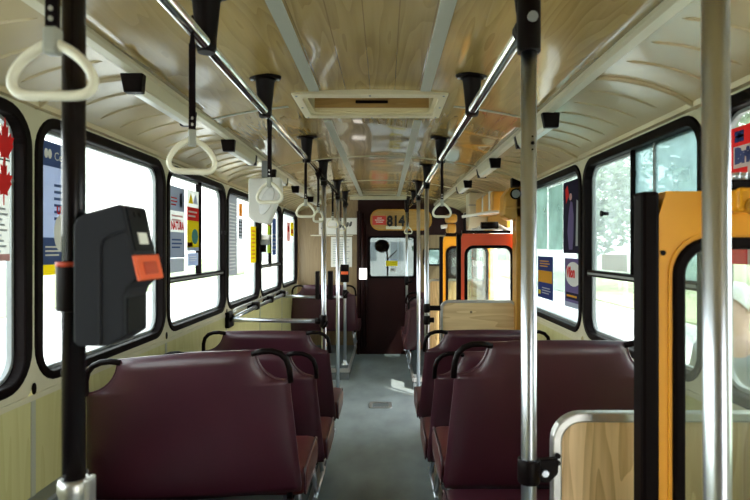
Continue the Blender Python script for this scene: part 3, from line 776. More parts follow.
# hanging white box under the left cove
t = thing('display_box', 'angular off-white plastic box hanging under the left ceiling cove', 'box', (-.72, 3.82, 1.62))
b = MB(); b.prism([(-.10, .30), (.105, .31), (.11, .22), (.03, 0), (-.06, .02), (-.10, .05)], -.05, .05, 'y'); b.build('body', M['white'], t, bevel=.01, seg=3)
b = MB(); el = []
for i in range(24):
    a = 2*PI*i/24; u, w_ = .038*math.cos(a), .095*math.sin(a); q = -.38; el.append((.02+u*math.cos(q)-w_*math.sin(q), .155+u*math.sin(q)+w_*math.cos(q)))
b.prism(el, -.056, -.049, 'y'); b.build('oval_panel', M['alu'], t, bevel=.003)
MB().box(-.02, .02, -.015, .015, .29, .42).build('bracket', M['grey'], t)

# ------------------------------------------------------------ wooden screens
def screen(x0, x1, y, z0, z1, label, m, r=.07):
    t = thing('wooden_screen', label, 'partition', ((x0+x1)/2, y, z0))
    MB().prism(rrect(x0+.01, x1-.01, z0+.01, z1-.01, r-.01), y-.008, y+.008, 'y').build('board', m, t, True)
    MB().ring(rrect(x0, x1, z0, z1, r), rrect(x0+.023, x1-.023, z0+.023, z1-.023, r-.023), y-.014, y+.014, 'y').build('frame', M['alu'], t, True, bevel=.004)
    return t
s1 = screen(X(552, 1.37), 1.13, 1.38, .25, Z(412.5, 1.37), 'pale pine screen with aluminium edge at lower right, beside the yellow door', M['pine'])
b = MB(); 
for zz in (Z(455, 1.37), Z(462, 1.37)): b.tube([(X(557, 1.37), 1.366, zz), (X(557, 1.37), 1.361, zz)], .0065, 10)
b.build('bolts', M['black'], s1, True)
c = thing('pole_clamp', 'black clamp joining the front steel pole to the pine screen', 'clamp', (RX, 1.35, .955))
MB().lathe([(.024, -.028), (.026, -.024), (.026, .024), (.024, .028)], (0, 0, 0), 20).build('collar', M['black'], c)
MB().prism([(.02, -.026), (.045, -.03), (.068, -.006), (.068, .028), (.02, .024)], -.005, .018, 'y').build('bracket', M['black'], c, bevel=.004)
MB().tube([(.036, -.012, -.004), (.036, -.003, -.004)], .008, 10).build('bolt', M['steel'], c)
s2 = screen(X(440, 4.68), 1.13, 4.68, .25, Z(300, 4.68), 'pale pine screen before the red door, behind the third right seat', M['pineH'])
MB().lathe([(.012, -.006), (.008, .006)], (0, 0, 0), 10).move(Matrix.Translation((X(471, 4.68), 4.67, Z(312, 4.68))) @ Matrix.Rotation(PI/2, 4, 'X')).build('knot', M['ply'], s2, True)
for k, (yy, lab) in enumerate(((308, 'upper black clamp between a pole and the far pine screen'), (320, 'lower black clamp between a pole and the far pine screen'))):
    c = thing('pole_clamp', lab, 'clamp', (RX, 4.66, Z(yy, 4.66)))
    MB().lathe([(.026, -.035), (.028, -.03), (.028, .03), (.026, .035)], (0, 0, 0), 14).build('collar', M['black'], c)
    MB().box(.02, .11 if k == 0 else .06, -.012, .012, -.02, .02).build('bracket', M['black'], c, bevel=.004)
s3 = screen(X(428, 6.1), 1.13, 6.12, .25, Z(279, 6.1), 'third pine screen far back, beyond the doorway on the right', M['pine'], .05)

# ------------------------------------------------------------ folding doors
def door_leaf(n, x0, x1, y, col, label):
    D = struct(bpy.data.objects.new('door_%d' % n, None)); C.objects.link(D); D.location = (x0, y, 0)
    zt = 1.587
    MB().box(x0, x0+.037, y-.004, y+.045, .02, zt).build('rubber_edge', M['gasket'], D, True, bevel=.008)
    hx0, hx1, hz0, hz1 = x0+.066, x1-(.045 if n == 1 else .014), .30, 1.49
    b = MB(); b.ring(rect_loop(x0+.036, x1, .02, zt), rrect(hx0, hx1, hz0, hz1, .075), y, y+.036, 'y'); b.build('leaf', M[col], D, True, bevel=.0015)
    MB().ring(rrect(hx0-.012, hx1+.012, hz0-.012, hz1+.012, .087), rrect(hx0-.006, hx1+.006, hz0-.006, hz1+.006, .081), y-.003, y+.001, 'y').build('pressed_rim', M[col], D, True, bevel=.001)
    MB().ring(rrect(hx0-.002, hx1+.002, hz0-.002, hz1+.002, .077), rrect(hx0+.023, hx1-.023, hz0+.023, hz1-.023, .055), y-.008, y+.04, 'y').build('rubber_seal', M['gasket'], D, True, bevel=.006)
    MB().prism(rrect(hx0+.02, hx1-.02, hz0+.02, hz1-.02, .055), y+.016, y+.020, 'y').build('pane', M['doorglass'], D, True)
    if col == 'yellow' and n == 1:
        MB().tube([(x0+.044, y-.003, 1.46), (x0+.044, y+.002, 1.46)], .0055, 10).build('hole', M['black'], D, True)
    return D
door_leaf(1, X(641.5, 1.2), 1.14, 1.2, 'yellow', '')
d2 = door_leaf(2, X(457, 4.76), 1.135, 4.78, 'red', '')
d3 = door_leaf(3, X(439.5, 5.95), 1.135, 5.95, 'yellow', '')
# posts of the second doorway
b = MB(); b.box(1.10, 1.15, 4.60, 4.74, 0, 1.95); struct(b.build('trim_20', M['ochre'], bevel=.006))
b = MB(); b.box(1.09, 1.15, 6.0, 6.06, 0, 1.95); struct(b.build('trim_21', M['ochre'], bevel=.006))
# door hinge bracket on the near yellow door
t = thing('door_bracket', 'yellow hinge bracket on top of the near yellow door', 'hinge', (X(742, 1.2), 1.2, Z(188, 1.2)))
def bx2(px0, px1, py0, py1, ya, yb): return MB().box(X(px0, 1.17), X(px1, 1.17), ya, yb, Z(py1, 1.17), Z(py0, 1.17))
bx2(733, 775, 188, 212, 1.15, 1.2).build('arm', M['yellow'], t, True, bevel=.008)
bx2(729, 775, 180, 190, 1.16, 1.19).build('pivot_block', M['black'], t, True, bevel=.004)
MB().lathe([(.018, 0), (.018, .02), (.010, .024)], (0, 0, 0), 16).move(Matrix.Translation((X(748, 1.17), 1.152, Z(207, 1.17))) @ Matrix.Rotation(PI/2, 4, 'X')).build('pivot', M['ochre'], t, True)
b = MB()
for px in (735, 742, 750): b.lathe([(.008, 0), (.008, .014)], (X(px, 1.17), 1.165, Z(180, 1.17)), 8)
b.build('bolts', M['steel'], t, True)

# door drive above the second doorway
t = thing('door_drive', 'ochre door drive housing with round gauge above the red door', 'door mechanism', (1.0, 4.66, 1.68))
Yd = 4.66
def pr(px, py, y=Yd): return (X(px, y), Z(py, y))
poly = [pr(503, 196), pr(509, 188), pr(516, 185), pr(522, 185), pr(522, 220), pr(508, 220), pr(502, 216)]
MB().prism(poly, 4.60, 4.80, 'y').build('housing', M['ochre'], t, True, bevel=.02, seg=3)
MB().lathe([(.043, 0), (.043, .015), (.035, .018)], (0, 0, 0), 24).move(Matrix.Translation((X(515.5, 4.6), 4.60, Z(194, 4.6))) @ Matrix.Rotation(PI/2, 4, 'X')).build('gauge_rim', M['gasket'], t, True)
MB().lathe([(.033, 0), (.033, .003)], (0, 0, 0), 24).move(Matrix.Translation((X(515.5, 4.6), 4.584, Z(194, 4.6))) @ Matrix.Rotation(PI/2, 4, 'X')).build('gauge_face', M['grey'], t, True)
MB().box(X(503.5, 4.66), X(520, 4.66), 4.595, 4.62, Z(209, 4.66), Z(207, 4.66)).build('lip', M['ochre'], t, True, bevel=.004)
t = thing('door_drive_casing', 'long tan casing running back above the second doorway', 'door mechanism', (1.0, 5.2, 1.75))
b = MB(); b.box(.96, 1.13, 4.90, 5.75, 1.78, 1.95); b.build('casing', M['ochre'], t, True, bevel=.02)
MB().box(1.09, 1.12, 4.90, 5.88, 1.64, 1.785).build('back_plate', M['ochre'], t, True, bevel=.004)
for y in (5.0, 5.35): MB().box(.955, 1.135, y-.03, y+.03, 1.775, 1.955).build('band', M['alu'], t, True, bevel=.004)
t = thing('door_linkage', 'white and black door linkage rods above the red door', 'door mechanism', (1.0, 4.85, 1.62))
MB().tube([(.72, 4.95, 1.735), (.95, 4.84, 1.77), (1.1, 4.82, 1.77)], .012, 10).build('rod', M['white'], t, True)
MB().tube([(.80, 4.9, 1.60), (.9, 4.86, 1.67), (1.0, 4.84, 1.66), (1.1, 4.82, 1.60)], .016, 10).build('lever', M['white'], t, True)
MB().tube([(.86, 4.83, 1.655), (1.0, 4.83, 1.66)], .030, 12).build('cylinder', M['black'], t, True)
MB().box(.70, 1.10, 4.80, 4.86, 1.592, 1.615).build('track', M['black'], t, True)
MB().tube([(.78, 4.83, 1.628), (1.05, 4.83, 1.628)], .009, 8).build('lower_rod', M['white'], t, True)
t = thing('wall_cabinet', 'pale grey upright cabinet under the ceiling beyond the doorway', 'cabinet', (.98, 5.85, 1.62))
MB().box(X(468, 5.85), X(487, 5.85), 5.8, 6.0, Z(230, 5.85), Z(193, 5.85)).build('body', M['cream'], t, True, bevel=.012)
for py in (205, 216): MB().box(X(468, 5.85)-.003, X(487, 5.85), 5.79, 5.8, Z(py+1, 5.85), Z(py, 5.85)).build('rib', M['grey'], t, True)
t = thing('door_drive', 'second ochre door drive above the far yellow door leaf', 'door mechanism', (.72, 5.95, 1.6))
MB().box(X(446, 5.9), X(457, 5.9), 5.85, 6.05, Z(223, 5.9), Z(214, 5.9)).build('motor', M['ochre'], t, True, bevel=.03, seg=3)
MB().box(X(447, 5.9), X(456, 5.9), 5.87, 6.03, Z(233, 5.9), Z(224, 5.9)).build('gearbox', M['ochre'], t, True, bevel=.02, seg=3)
MB().tube([(X(441, 5.9), 5.9, Z(227, 5.9)), (X(449, 5.9), 5.9, Z(226, 5.9))], .02, 10).build('rod', M['white'], t, True)
MB().box(X(446, 5.9), 1.12, 5.9, 5.98, Z(236, 5.9)-.0, Z(233, 5.9)).build('track', M['black'], t, True)
t = thing('wall_lamp', 'small dark square fitting above the door drive', 'fitting', (1.07, 4.48, 1.93))
MB().box(1.035, 1.10, 4.44, 4.52, 1.935, 2.01).build('body', M['gasket'], t, True, bevel=.008)

# ------------------------------------------------------------ left grab rails
t = thing('transverse_grab_rail', 'steel rail from the left wall to the first far pole, behind the third seat', 'grab rail', (-.78, 4.45, Z(320, 4.45)))
zr = Z(320, 4.45)
MB().tube([(-1.13, 4.5, zr), (-1.09, 4.45, zr), (-RX-.02, 4.39, zr)], .0165, 14).build('tube', M['steel'], t, True)
b = MB(); b.lathe([(.027, -.045), (.029, -.04), (.029, .04), (.027, .045)], (-RX, 4.38, zr), 14); b.tube([(-RX-.06, 4.384, zr), (-RX-.02, 4.382, zr)], .023, 12); b.tube([(-RX, 4.36, zr-.05), (-RX+.035, 4.34, zr-.0)], .012, 8)
b.build('clamp', M['black'], t, True)
MB().box(-1.15, -1.115, 4.42, 4.56, zr-.06, zr+.06).build('wall_bracket', M['black'], t, True, bevel=.008)
t = thing('wall_grab_rail', 'steel rail with black joints along the left wall under the windows', 'grab rail', (-1.09, 5.6, zr+.02))
MB().tube([(-1.10, 4.5, zr+.01), (-1.07, 4.62, zr+.03), (-1.07, 6.78, zr+.03)], .0165, 14).build('tube', M['steel'], t, True)
MB().tube([(-1.12, 4.52, zr+.045), (-1.115, 4.62, zr+.065), (-1.115, 6.7, zr+.065)], .012, 12).build('upper_tube', M['alu'], t, True)
for y in (5.15, 5.8, 6.5): MB().box(-1.15, -1.045, y-.035, y+.035, zr+.005, zr+.075).build('joint', M['black'], t, True, bevel=.01)
zq = Z(297, 6.72)
t = thing('padded_grab_rail', 'far steel rail with two black upright pads beside the poles', 'grab rail', (-.7, 6.72, zq))
MB().tube([(-1.12, 6.8, zq), (X(318, 6.72), 6.72, zq)], .016, 12).build('tube', M['steel'], t, True)
MB().tube([(X(331, 6.72), 6.72, zq), (-RX, 6.75, zq)], .016, 12).build('tube', M['steel'], t, True)
for a0, a1 in ((315.5, 319.5), (328, 333)): MB().box(X(a0, 6.72), X(a1, 6.72), 6.68, 6.76, zq-.03, Z(271, 6.72)).build('pad', M['black'], t, True, bevel=.01)
MB().box(X(319, 6.72), X(329, 6.72), 6.71, 6.75, zq-.02, zq+.03).build('link', M['black'], t, True, bevel=.004)
c = thing('pole_clamp', 'black clamp on the farthest left pole below the small validator', 'clamp', (-RX, 6.75, Z(294, 6.75)))
MB().lathe([(.026, -.05), (.03, -.03), (.03, .03), (.026, .05)], (0, 0, 0), 14).build('collar', M['black'], c)
MB().tube([(0, -.03, -.02), (.04, -.04, .03)], .014, 8).build('lever', M['black'], c)

c = thing('pole_clamp', 'small black clamp on the farthest right pole below the cab window', 'clamp', (RX-.045, 7.72, Z(280, 7.7)))
MB().lathe([(.024, -.07), (.030, -.05), (.030, .03), (.024, .05)], (0, 0, 0), 14).build('collar', M['black'], c)
MB().tube([(0, -.02, -.03), (.05, -.03, -.03), (.07, -.02, .0)], .014, 8).build('lever', M['black'], c)
# ------------------------------------------------------------ floor hatch
t = thing('floor_hatch', 'small metal framed hatch set in the aisle floor', 'floor hatch', (X(380.5, 5.45), 5.45, 0))
MB().ring(rect_loop(-.105, .105, -.105, .105, 3), rrect(-.075, .075, -.07, .07, .01, 3), .0, .006, 'z').build('frame', M['alu'], t)
MB().box(-.076, .076, -.071, .071, .0, .003).build('grille', M['podium'], t)

# ------------------------------------------------------------ end wall: number board, notices, lamp
t = thing('route_number_board', 'rounded orange route board reading 814 above the cab window', 'sign', (EXx(400), EY-.03, EZz(230)))
x0, x1, z0, z1 = EXx(371), EXx(431), EZz(230), EZz(210)
M['board'] = wood('orange_board', (.50, .31, .11), (.40, .22, .06), 'X', 2, .3)
MB().prism(rrect(x0, x1, z0, z1, .12), EY-.045, EY-.03, 'y').build('board', M['board'], t, True, bevel=.003)
MB().ring(rrect(x0-.008, x1+.008, z0-.008, z1+.008, .128), rrect(x0+.01, x1-.01, z0+.01, z1-.01, .11), EY-.05, EY-.03, 'y').build('rim', M['ochre'], t, True, bevel=.002)
M['label_red'] = mat('label_red', (.62, .05, .04), .5); M['black_ink'] = mat('black_ink', (.008, .008, .008), .5)
M['white_ink'] = mat('white_ink', (.85, .85, .82), .5); M['blue_ink'] = mat('blue_ink', (.03, .05, .20), .5)
MB().box(EXx(372.5), EXx(386), EY-.050, EY-.044, EZz(225), EZz(216)).build('red_label', M['label_red'], t, True)
MB().box(EXx(386), EXx(402), EY-.049, EY-.044, EZz(229.5), EZz(226.3)).build('pale_label', M['ring'], t, True)
b = MB()
for k, (pa, pb_) in enumerate(((377, 382), (375, 384), (376, 383))): b.box(EXx(pa), EXx(pb_), EY-.052, EY-.049, EZz(218.6+k*2), EZz(217.9+k*2))
b.build('label_lettering', M['white_ink'], t, True)
text_obj('digits', '814', .20, M['black_ink'], t, (EXx(386.8), EY-.053, EZz(226)), (PI/2, 0, 0), sx=.82, ext=.002, bold=.008)
text_obj('letter', 'i', .10, M['blue_ink'], t, (EXx(407), EY-.053, EZz(224)), (PI/2, 0, 0), sx=.9, ext=.001, bold=.004)

t = thing('cab_mirror', 'round dark mirror on an arm seen through the cab window', 'mirror', (EXx(382), EY+.3, 1.4))
ym = EY+.3
def ell(px, py, rx, ry, y, n=20): return [(X(px, y)+rx*math.cos(2*PI*i/n), Z(py, y)+ry*math.sin(2*PI*i/n)) for i in range(n)]
MB().prism(ell(382, 246, .11, .095, ym), ym, ym+.03, 'y').build('shell', M['gasket'], t, True, bevel=.008)
MB().prism(ell(379.5, 247, .06, .06, ym), ym-.006, ym, 'y').build('mirror_glass', M['chrome'], t, True)
MB().tube([(X(387, ym), ym+.02, Z(250, ym)), (X(387.5, ym), ym+.02, Z(262, ym)), (X(388, ym), ym+.05, .0)], .012, 8).build('arm', M['gasket'], t, True)
MB().tube([(X(387, ym), ym+.02, Z(260, ym)), (X(397, ym), ym+.02, Z(250, ym))], .008, 8).build('wiper', M['gasket'], t, True)
M['yel_paper'] = paper('yellow_sticker', (.85, .72, .03)); M['wh_paper'] = paper('white_paper', (.86, .86, .84), .4)
M['gr_paper'] = paper('grey_paper', (.50, .52, .56), .4); M['blue_paper'] = paper('blue_paper', (.10, .15, .34), .3)
M['pale_blue'] = paper('pale_blue_paper', (.55, .60, .74), .4); M['red_paper'] = paper('red_paper', (.75, .05, .05), .3)
M['or_paper'] = paper('orange_paper', (.75, .36, .05), .3); M['green_paper'] = paper('lime_paper', (.50, .60, .08), .35)
M['dark_paper'] = paper('dark_photo_paper', (.035, .03, .055), .15); M['purple'] = paper('violet_paper', (.18, .14, .30), .3)
M['pink'] = paper('pink_paper', (.75, .45, .45), .35); M['navy'] = paper('navy_paper', (.045, .06, .20), .2); M['teal'] = paper('teal_print', (.10, .30, .30), .2)
M['film'] = glass('pale_film', (.50, .58, .55), .03, .35, (.5, .62, .57))
t = MB().box(EXx(386), EXx(397.5), EY-.002, EY+.006, EZz(266), EZz(261)).build('sticker', M['yel_paper']); tag(t, 'yellow sticker on the cab window below the mirror', 'sticker')
t = MB().box(EXx(390), EXx(396), EY-.002, EY+.006, EZz(271.5), EZz(266.5)).build('sticker', M['wh_paper']); tag(t, 'small white sticker below the yellow one on the cab window', 'sticker')
text_obj('lettering', 'H1', .04, M['black_ink'], t, (EXx(391), EY-.004, EZz(270.5)), (PI/2, 0, 0), bold=.002)

t = thing('whiteboard', 'white board with handwriting on the brown partition, above the notice sheet', 'sign', (EXx(338), EY-.02, EZz(235)))
MB().box(EXx(319), EXx(357.5), EY-.015, EY-.002, EZz(234.5), EZz(218)).build('board', M['white'], t, True)
MB().box(EXx(311), EXx(353), EY-.05, EY-.0, EZz(236), EZz(235)).build('shelf', M['ring'], t, True)
text_obj('lettering', '5', .12, M['black_ink'], t, (EXx(321), EY-.018, EZz(229)), (PI/2, 0, 0), bold=.003)
b = MB(); 
for k in range(5): 
    a = [(EXx(336+3.4*k+1.6*math.sin(q)+q*.35), EY-.02, EZz(226.5-.6*k+2.5*math.cos(q*1.3))) for q in [i*.7 for i in range(10)]]
    b.tube(a, .006, 5)
b.build('scrawl', M['black_ink'], t, True)
t = thing('notice_sheet', 'pale printed notice sheet on the brown partition', 'notice', (EXx(341), EY-.01, EZz(267)))
MB().box(EXx(331), EXx(352), EY-.008, EY, EZz(267), EZz(237)).build('sheet', M['white'], t, True)
b = MB()
for k in range(11): b.box(EXx(333), EXx(350-(k*7 % 5)), EY-.0095, EY-.008, EZz(240.3+k*2.3), EZz(239.6+k*2.3))
b.build('printed_lines', M['gr_paper'], t, True)
t = thing('marker_lamp', 'small white rectangular lamp beside the cab window', 'lamp', (EXx(363), EY-.07, EZz(279)))
M['lit'] = mat('lit_lamp', (.9, .85, .8), .4, emit=((1, .93, .88), 1.2))
MB().box(EXx(359.5), EXx(367), EY-.10, EY-.07, EZz(279), EZz(268)).build('lens', M['lit'], t, True, bevel=.006)
MB().box(EXx(359), EXx(367.5), EY-.07, EY-.05, EZz(280), EZz(267)).build('housing', M['gasket'], t, True)

# ------------------------------------------------------------ papers stuck on the windows
def sheet(side, pa, pb_, pt, pbot, m, name, label, cat='poster', inset=.006):
    """flat sheet on the inside of a side window, given by its picture columns and the rows at its near edge"""
    if side == 'L': ya, yb = sorted((YL(pa)*1.022, YL(pb_)*1.022)); sx = -1
    else: ya, yb = sorted((YR(pa)*1.025, YR(pb_)*1.025)); sx = 1
    px_near = max(pa, pb_) if side == 'R' else min(pa, pb_)
    yn = ya
    z1, z0 = Z(pt, yn), Z(pbot, yn)
    xx = sx*(WX+.027)
    t = thing(name, label, cat, (xx, (ya+yb)/2, z0))
    MB().box(xx-.0008, xx+.0008, ya, yb, z0, z1).build('sheet', m, t, True)
    return t, xx-sx*.0012, ya, yb, z0, z1
def patch(S, u0, u1, v0, v1, m, name='print'):
    """u: 0 left..1 right as seen from inside, v: 0 bottom..1 top"""
    t, xx, ya, yb, z0, z1 = S; left = xx < 0
    def U(u): return ya+(yb-ya)*u if left else yb-(yb-ya)*u
    return MB().box(xx-.0006, xx+.0006, U(u0), U(u1), z0+(z1-z0)*v0, z0+(z1-z0)*v1).build(name, m, t, True)
def lines(S, u0, u1, v0, v1, n, m, name='text_lines'):
    t, xx, ya, yb, z0, z1 = S; left = xx < 0
    def U(u): return ya+(yb-ya)*u if left else yb-(yb-ya)*u
    b = MB(); 
    for k in range(n):
        va = v0+(v1-v0)*(k+.3)/n; vb = v0+(v1-v0)*(k+.7)/n
        b.box(xx-.0007, xx+.0007, U(u0), U(u0+(u1-u0)*(.75+.25*((k*37) % 10)/10)), z0+(z1-z0)*va, z0+(z1-z0)*vb)
    return b.build(name, m, t, True)
def words(S, s, u, v, size, m, sx=1.0, bold=.0):
    t, xx, ya, yb, z0, z1 = S; left = xx < 0
    yy = ya+(yb-ya)*u if left else yb-(yb-ya)*u
    o = text_obj('lettering', s, size, m, t, (xx+(.0022 if left else -.0022), yy, z0+(z1-z0)*v), (PI/2, 0, PI/2 if left else -PI/2), sx=sx, ext=.0003, bold=bold)
    return o
def poly(S, pts, m, name='print'):
    t, xx, ya, yb, z0, z1 = S; left = xx < 0; s = -1 if left else 1
    P = [((ya+(yb-ya)*u if left else yb-(yb-ya)*u), z0+(z1-z0)*v) for u, v in pts]
    return MB().prism(P, xx-s*.0008, xx-s*.0016, 'x').build(name, m, t, True)
def leaf_pts(cu, cv, r, asp):
    pat = [(0, 1), (.15, .6), (.35, .7), (.3, .25), (.6, .45), (.65, .3), (.95, .3), (.75, .05), (.85, -.05), (.4, -.4), (.42, -.55), (.06, -.5), (.04, -.95)]
    full = pat+[(-x, y) for x, y in reversed(pat[1:])]
    return [(cu+x*r, cv+y*r*asp) for x, y in full]
# left windows
S = sheet('L', -28, 9.5, 114, 262, M['wh_paper'], 'poster', 'white poster with red maple leaves in the nearest left window')
poly(S, leaf_pts(.85, .86, .28, .7), M['red_paper'], 'red_leaf'); patch(S, 0, 1, .735, .745, M['black_ink'], 'rule')
poly(S, leaf_pts(.82, .58, .26, .7), M['red_paper'], 'red_leaf'); lines(S, .06, .96, .05, .40, 9, M['gr_paper']); patch(S, 0, 1, 0, .05, M['pink'], 'foot_band')
S = sheet('L', 41, 76, 139, 265, M['pale_blue'], 'poster', 'blue poster with round seal behind the black pole')
patch(S, 0, 1, .80, 1, M['blue_paper'], 'header'); patch(S, 0, 1, 0, .22, M['blue_paper'], 'footer'); lines(S, .35, .9, .35, .68, 6, M['blue_paper'])
words(S, 'Centr', .33, .86, .045, M['white_ink'])
for cu in (.12, .22): poly(S, [(cu+.05*math.cos(a*PI/6), .90+.04*math.sin(a*PI/6)) for a in range(12)], M['white_ink'], 'emblem')
poly(S, [(.55+.22*math.cos(a*PI/10), .26+.16*math.sin(a*PI/10)) for a in range(20)], M['white_ink'], 'seal')
words(S, 'UNI', .40, .42, .04, M['red_paper'], bold=.002); lines(S, .1, .6, .06, .16, 3, M['white_ink'])
S = sheet('L', 42.5, 56, 264, 275.5, M['yel_paper'], 'sticker', 'yellow sticker under the blue poster', 'sticker')
S = sheet('L', 170, 184.5, 185, 258, M['wh_paper'], 'poster', 'white and blue poster reading NATURA in the third left window')
patch(S, 0, 1, .66, 1, M['pale_blue'], 'header'); patch(S, 0, 1, 0, .36, M['pale_blue'], 'footer'); words(S, 'NATURA', .04, .40, .066, M['red_paper'], sx=.80, bold=.003)
lines(S, .05, .5, .72, .86, 3, M['red_paper']); patch(S, .62, .82, .72, .92, M['blue_paper']); lines(S, .1, .9, .5, .62, 2, M['pink']); lines(S, .1, .85, .12, .28, 3, M['blue_paper'])
S = sheet('L', 170.5, 184, 258.5, 273, M['gr_paper'], 'poster', 'faded grey lower sheet under the NATURA poster', 'sheet')
S = sheet('L', 187, 198.5, 189, 251, M['wh_paper'], 'poster', 'red and yellow poster right of the NATURA poster')
patch(S, 0, 1, .50, .72, M['red_paper'], 'band'); patch(S, 0, 1, .06, .50, M['yel_paper'], 'field'); poly(S, [(.65+.28*math.cos(a*PI/6), .24+.13*math.sin(a*PI/6)) for a in range(12)], M['teal'], 'picture')
patch(S, .0, .45, .07, .14, M['red_paper']); poly(S, [(.1, .78), (.3, .95), (.5, .78)], M['yel_paper']); poly(S, [(.5, .80), (.7, .95), (.92, .78)], M['pale_blue']); patch(S, 0, 1, 0, .06, M['pale_blue'])
lines(S, .1, .9, .54, .68, 2, M['wh_paper'])
S = sheet('L', 188, 198, 253, 266, M['pale_blue'], 'poster', 'small pale blue sheet below the red and yellow poster', 'sheet'); lines(S, .1, .9, .3, .8, 3, M['wh_paper'])
S = sheet('L', 228.6, 237, 193, 276, M['gr_paper'], 'notice', 'tall narrow timetable sheet at the left edge of the fourth window', 'notice'); lines(S, .1, .9, .05, .9, 20, M['wh_paper'])
S = sheet('L', 239, 242.3, 203, 216, M['or_paper'], 'sticker', 'small tan sticker beside the tall timetable sheet', 'sticker')
S = sheet('L', 238.3, 242.8, 218, 239, M['gr_paper'], 'notice', 'small grey notice below the tan sticker', 'notice'); lines(S, .1, .9, .1, .9, 5, M['black_ink'])
S = sheet('L', 250.5, 256.3, 226, 263, M['yel_paper'], 'poster', 'tall yellow poster at the far end of the fourth left window'); lines(S, .2, .8, .08, .92, 8, M['or_paper'])
S = sheet('L', 267.5, 271.5, 214, 253, M['green_paper'], 'poster', 'narrow lime poster in the fifth left window'); poly(S, [(.5+.35*math.cos(a*PI/6), .78+.08*math.sin(a*PI/6)) for a in range(12)], M['red_paper'])
S = sheet('L', 272.3, 276, 217.5, 255, M['blue_paper'], 'poster', 'narrow dark poster beside the lime one'); lines(S, .1, .9, .1, .6, 5, M['gr_paper'])
S = sheet('L', 287, 290, 222, 241, M['pink'], 'poster', 'small pink poster in the last left window'); patch(S, .2, .8, .5, .8, M['red_paper'])
S = sheet('L', 290.5, 293.5, 222, 236, M['yel_paper'], 'poster', 'tiny yellow and pink poster in the last left window'); patch(S, .2, .8, .2, .5, M['red_paper'])
# right windows
S = sheet('R', 800, 728, 106, 267, M['red_paper'], 'poster', 'red poster with a flag and large letters in the nearest right window')
patch(S, .32, 1, .0, .70, M['wh_paper'], 'white_field'); words(S, 'British', .13, .74, .062, M['blue_ink'], bold=.005); lines(S, .05, .27, .25, .66, 8, M['wh_paper'])
patch(S, .10, .60, .70, .86, M['wh_paper'], 'letter_ground'); patch(S, .12, .26, .89, .97, M['navy'], 'flag'); patch(S, .12, .26, .922, .938, M['wh_paper'], 'flag_cross'); patch(S, .182, .198, .89, .97, M['wh_paper'], 'flag_cross')
S = sheet('R', 627, 602, 255, 272, M['wh_paper'], 'notice', 'white paper lying in the sliding window above the middle transom', 'notice')
S = sheet('R', 547, 537, 186, 249, M['film'], 'film_sheet', 'pale translucent sheet, leftmost of two beside the dark picture', 'sheet')
S = sheet('R', 562.5, 549, 184, 250, M['film'], 'film_sheet', 'pale translucent sheet directly left of the dark picture', 'sheet')
S = sheet('R', 579, 563.5, 178, 253.5, M['dark_paper'], 'poster', 'dark photographic poster of a figure in the right window')
poly(S, [(.3, .30), (.38, .55), (.5, .72), (.62, .70), (.7, .5), (.68, .2), (.62, .05), (.4, .05)], M['purple'], 'figure'); poly(S, [(.5+.09*math.cos(a*PI/5), .78+.05*math.sin(a*PI/5)) for a in range(10)], M['pink'], 'head')
poly(S, [(.82, .1), (.95, .1), (.97, .7), (.88, .72)], M['gr_paper'], 'strip'); poly(S, [(.15, .9), (.3, .95), (.4, .8), (.2, .7)], M['red_paper'])
S = sheet('R', 553, 538, 257, 301, M['navy'], 'poster', 'dark blue poster with an orange block, left of the oval poster')
patch(S, .05, .95, .38, .66, M['or_paper'], 'orange_block'); lines(S, .15, .85, .74, .92, 3, M['or_paper']); lines(S, .3, .9, .1, .28, 3, M['gr_paper']); patch(S, .05, .2, .08, .18, M['yel_paper'])
S = sheet('R', 583, 565, 259, 311, M['purple'], 'poster', 'violet poster with a pale oval reading Vilon')
poly(S, [(.5+.44*math.cos(a*PI/10), .68+.25*math.sin(a*PI/10)) for a in range(20)], M['wh_paper'], 'oval'); words(S, 'Vilon', .14, .62, .085, M['red_paper'], sx=.85, bold=.004)
patch(S, .08, .92, .16, .30, M['dark_paper'], 'band'); lines(S, .12, .88, .18, .28, 1, M['or_paper']); patch(S, .0, 1, .0, .1, M['pale_blue'])

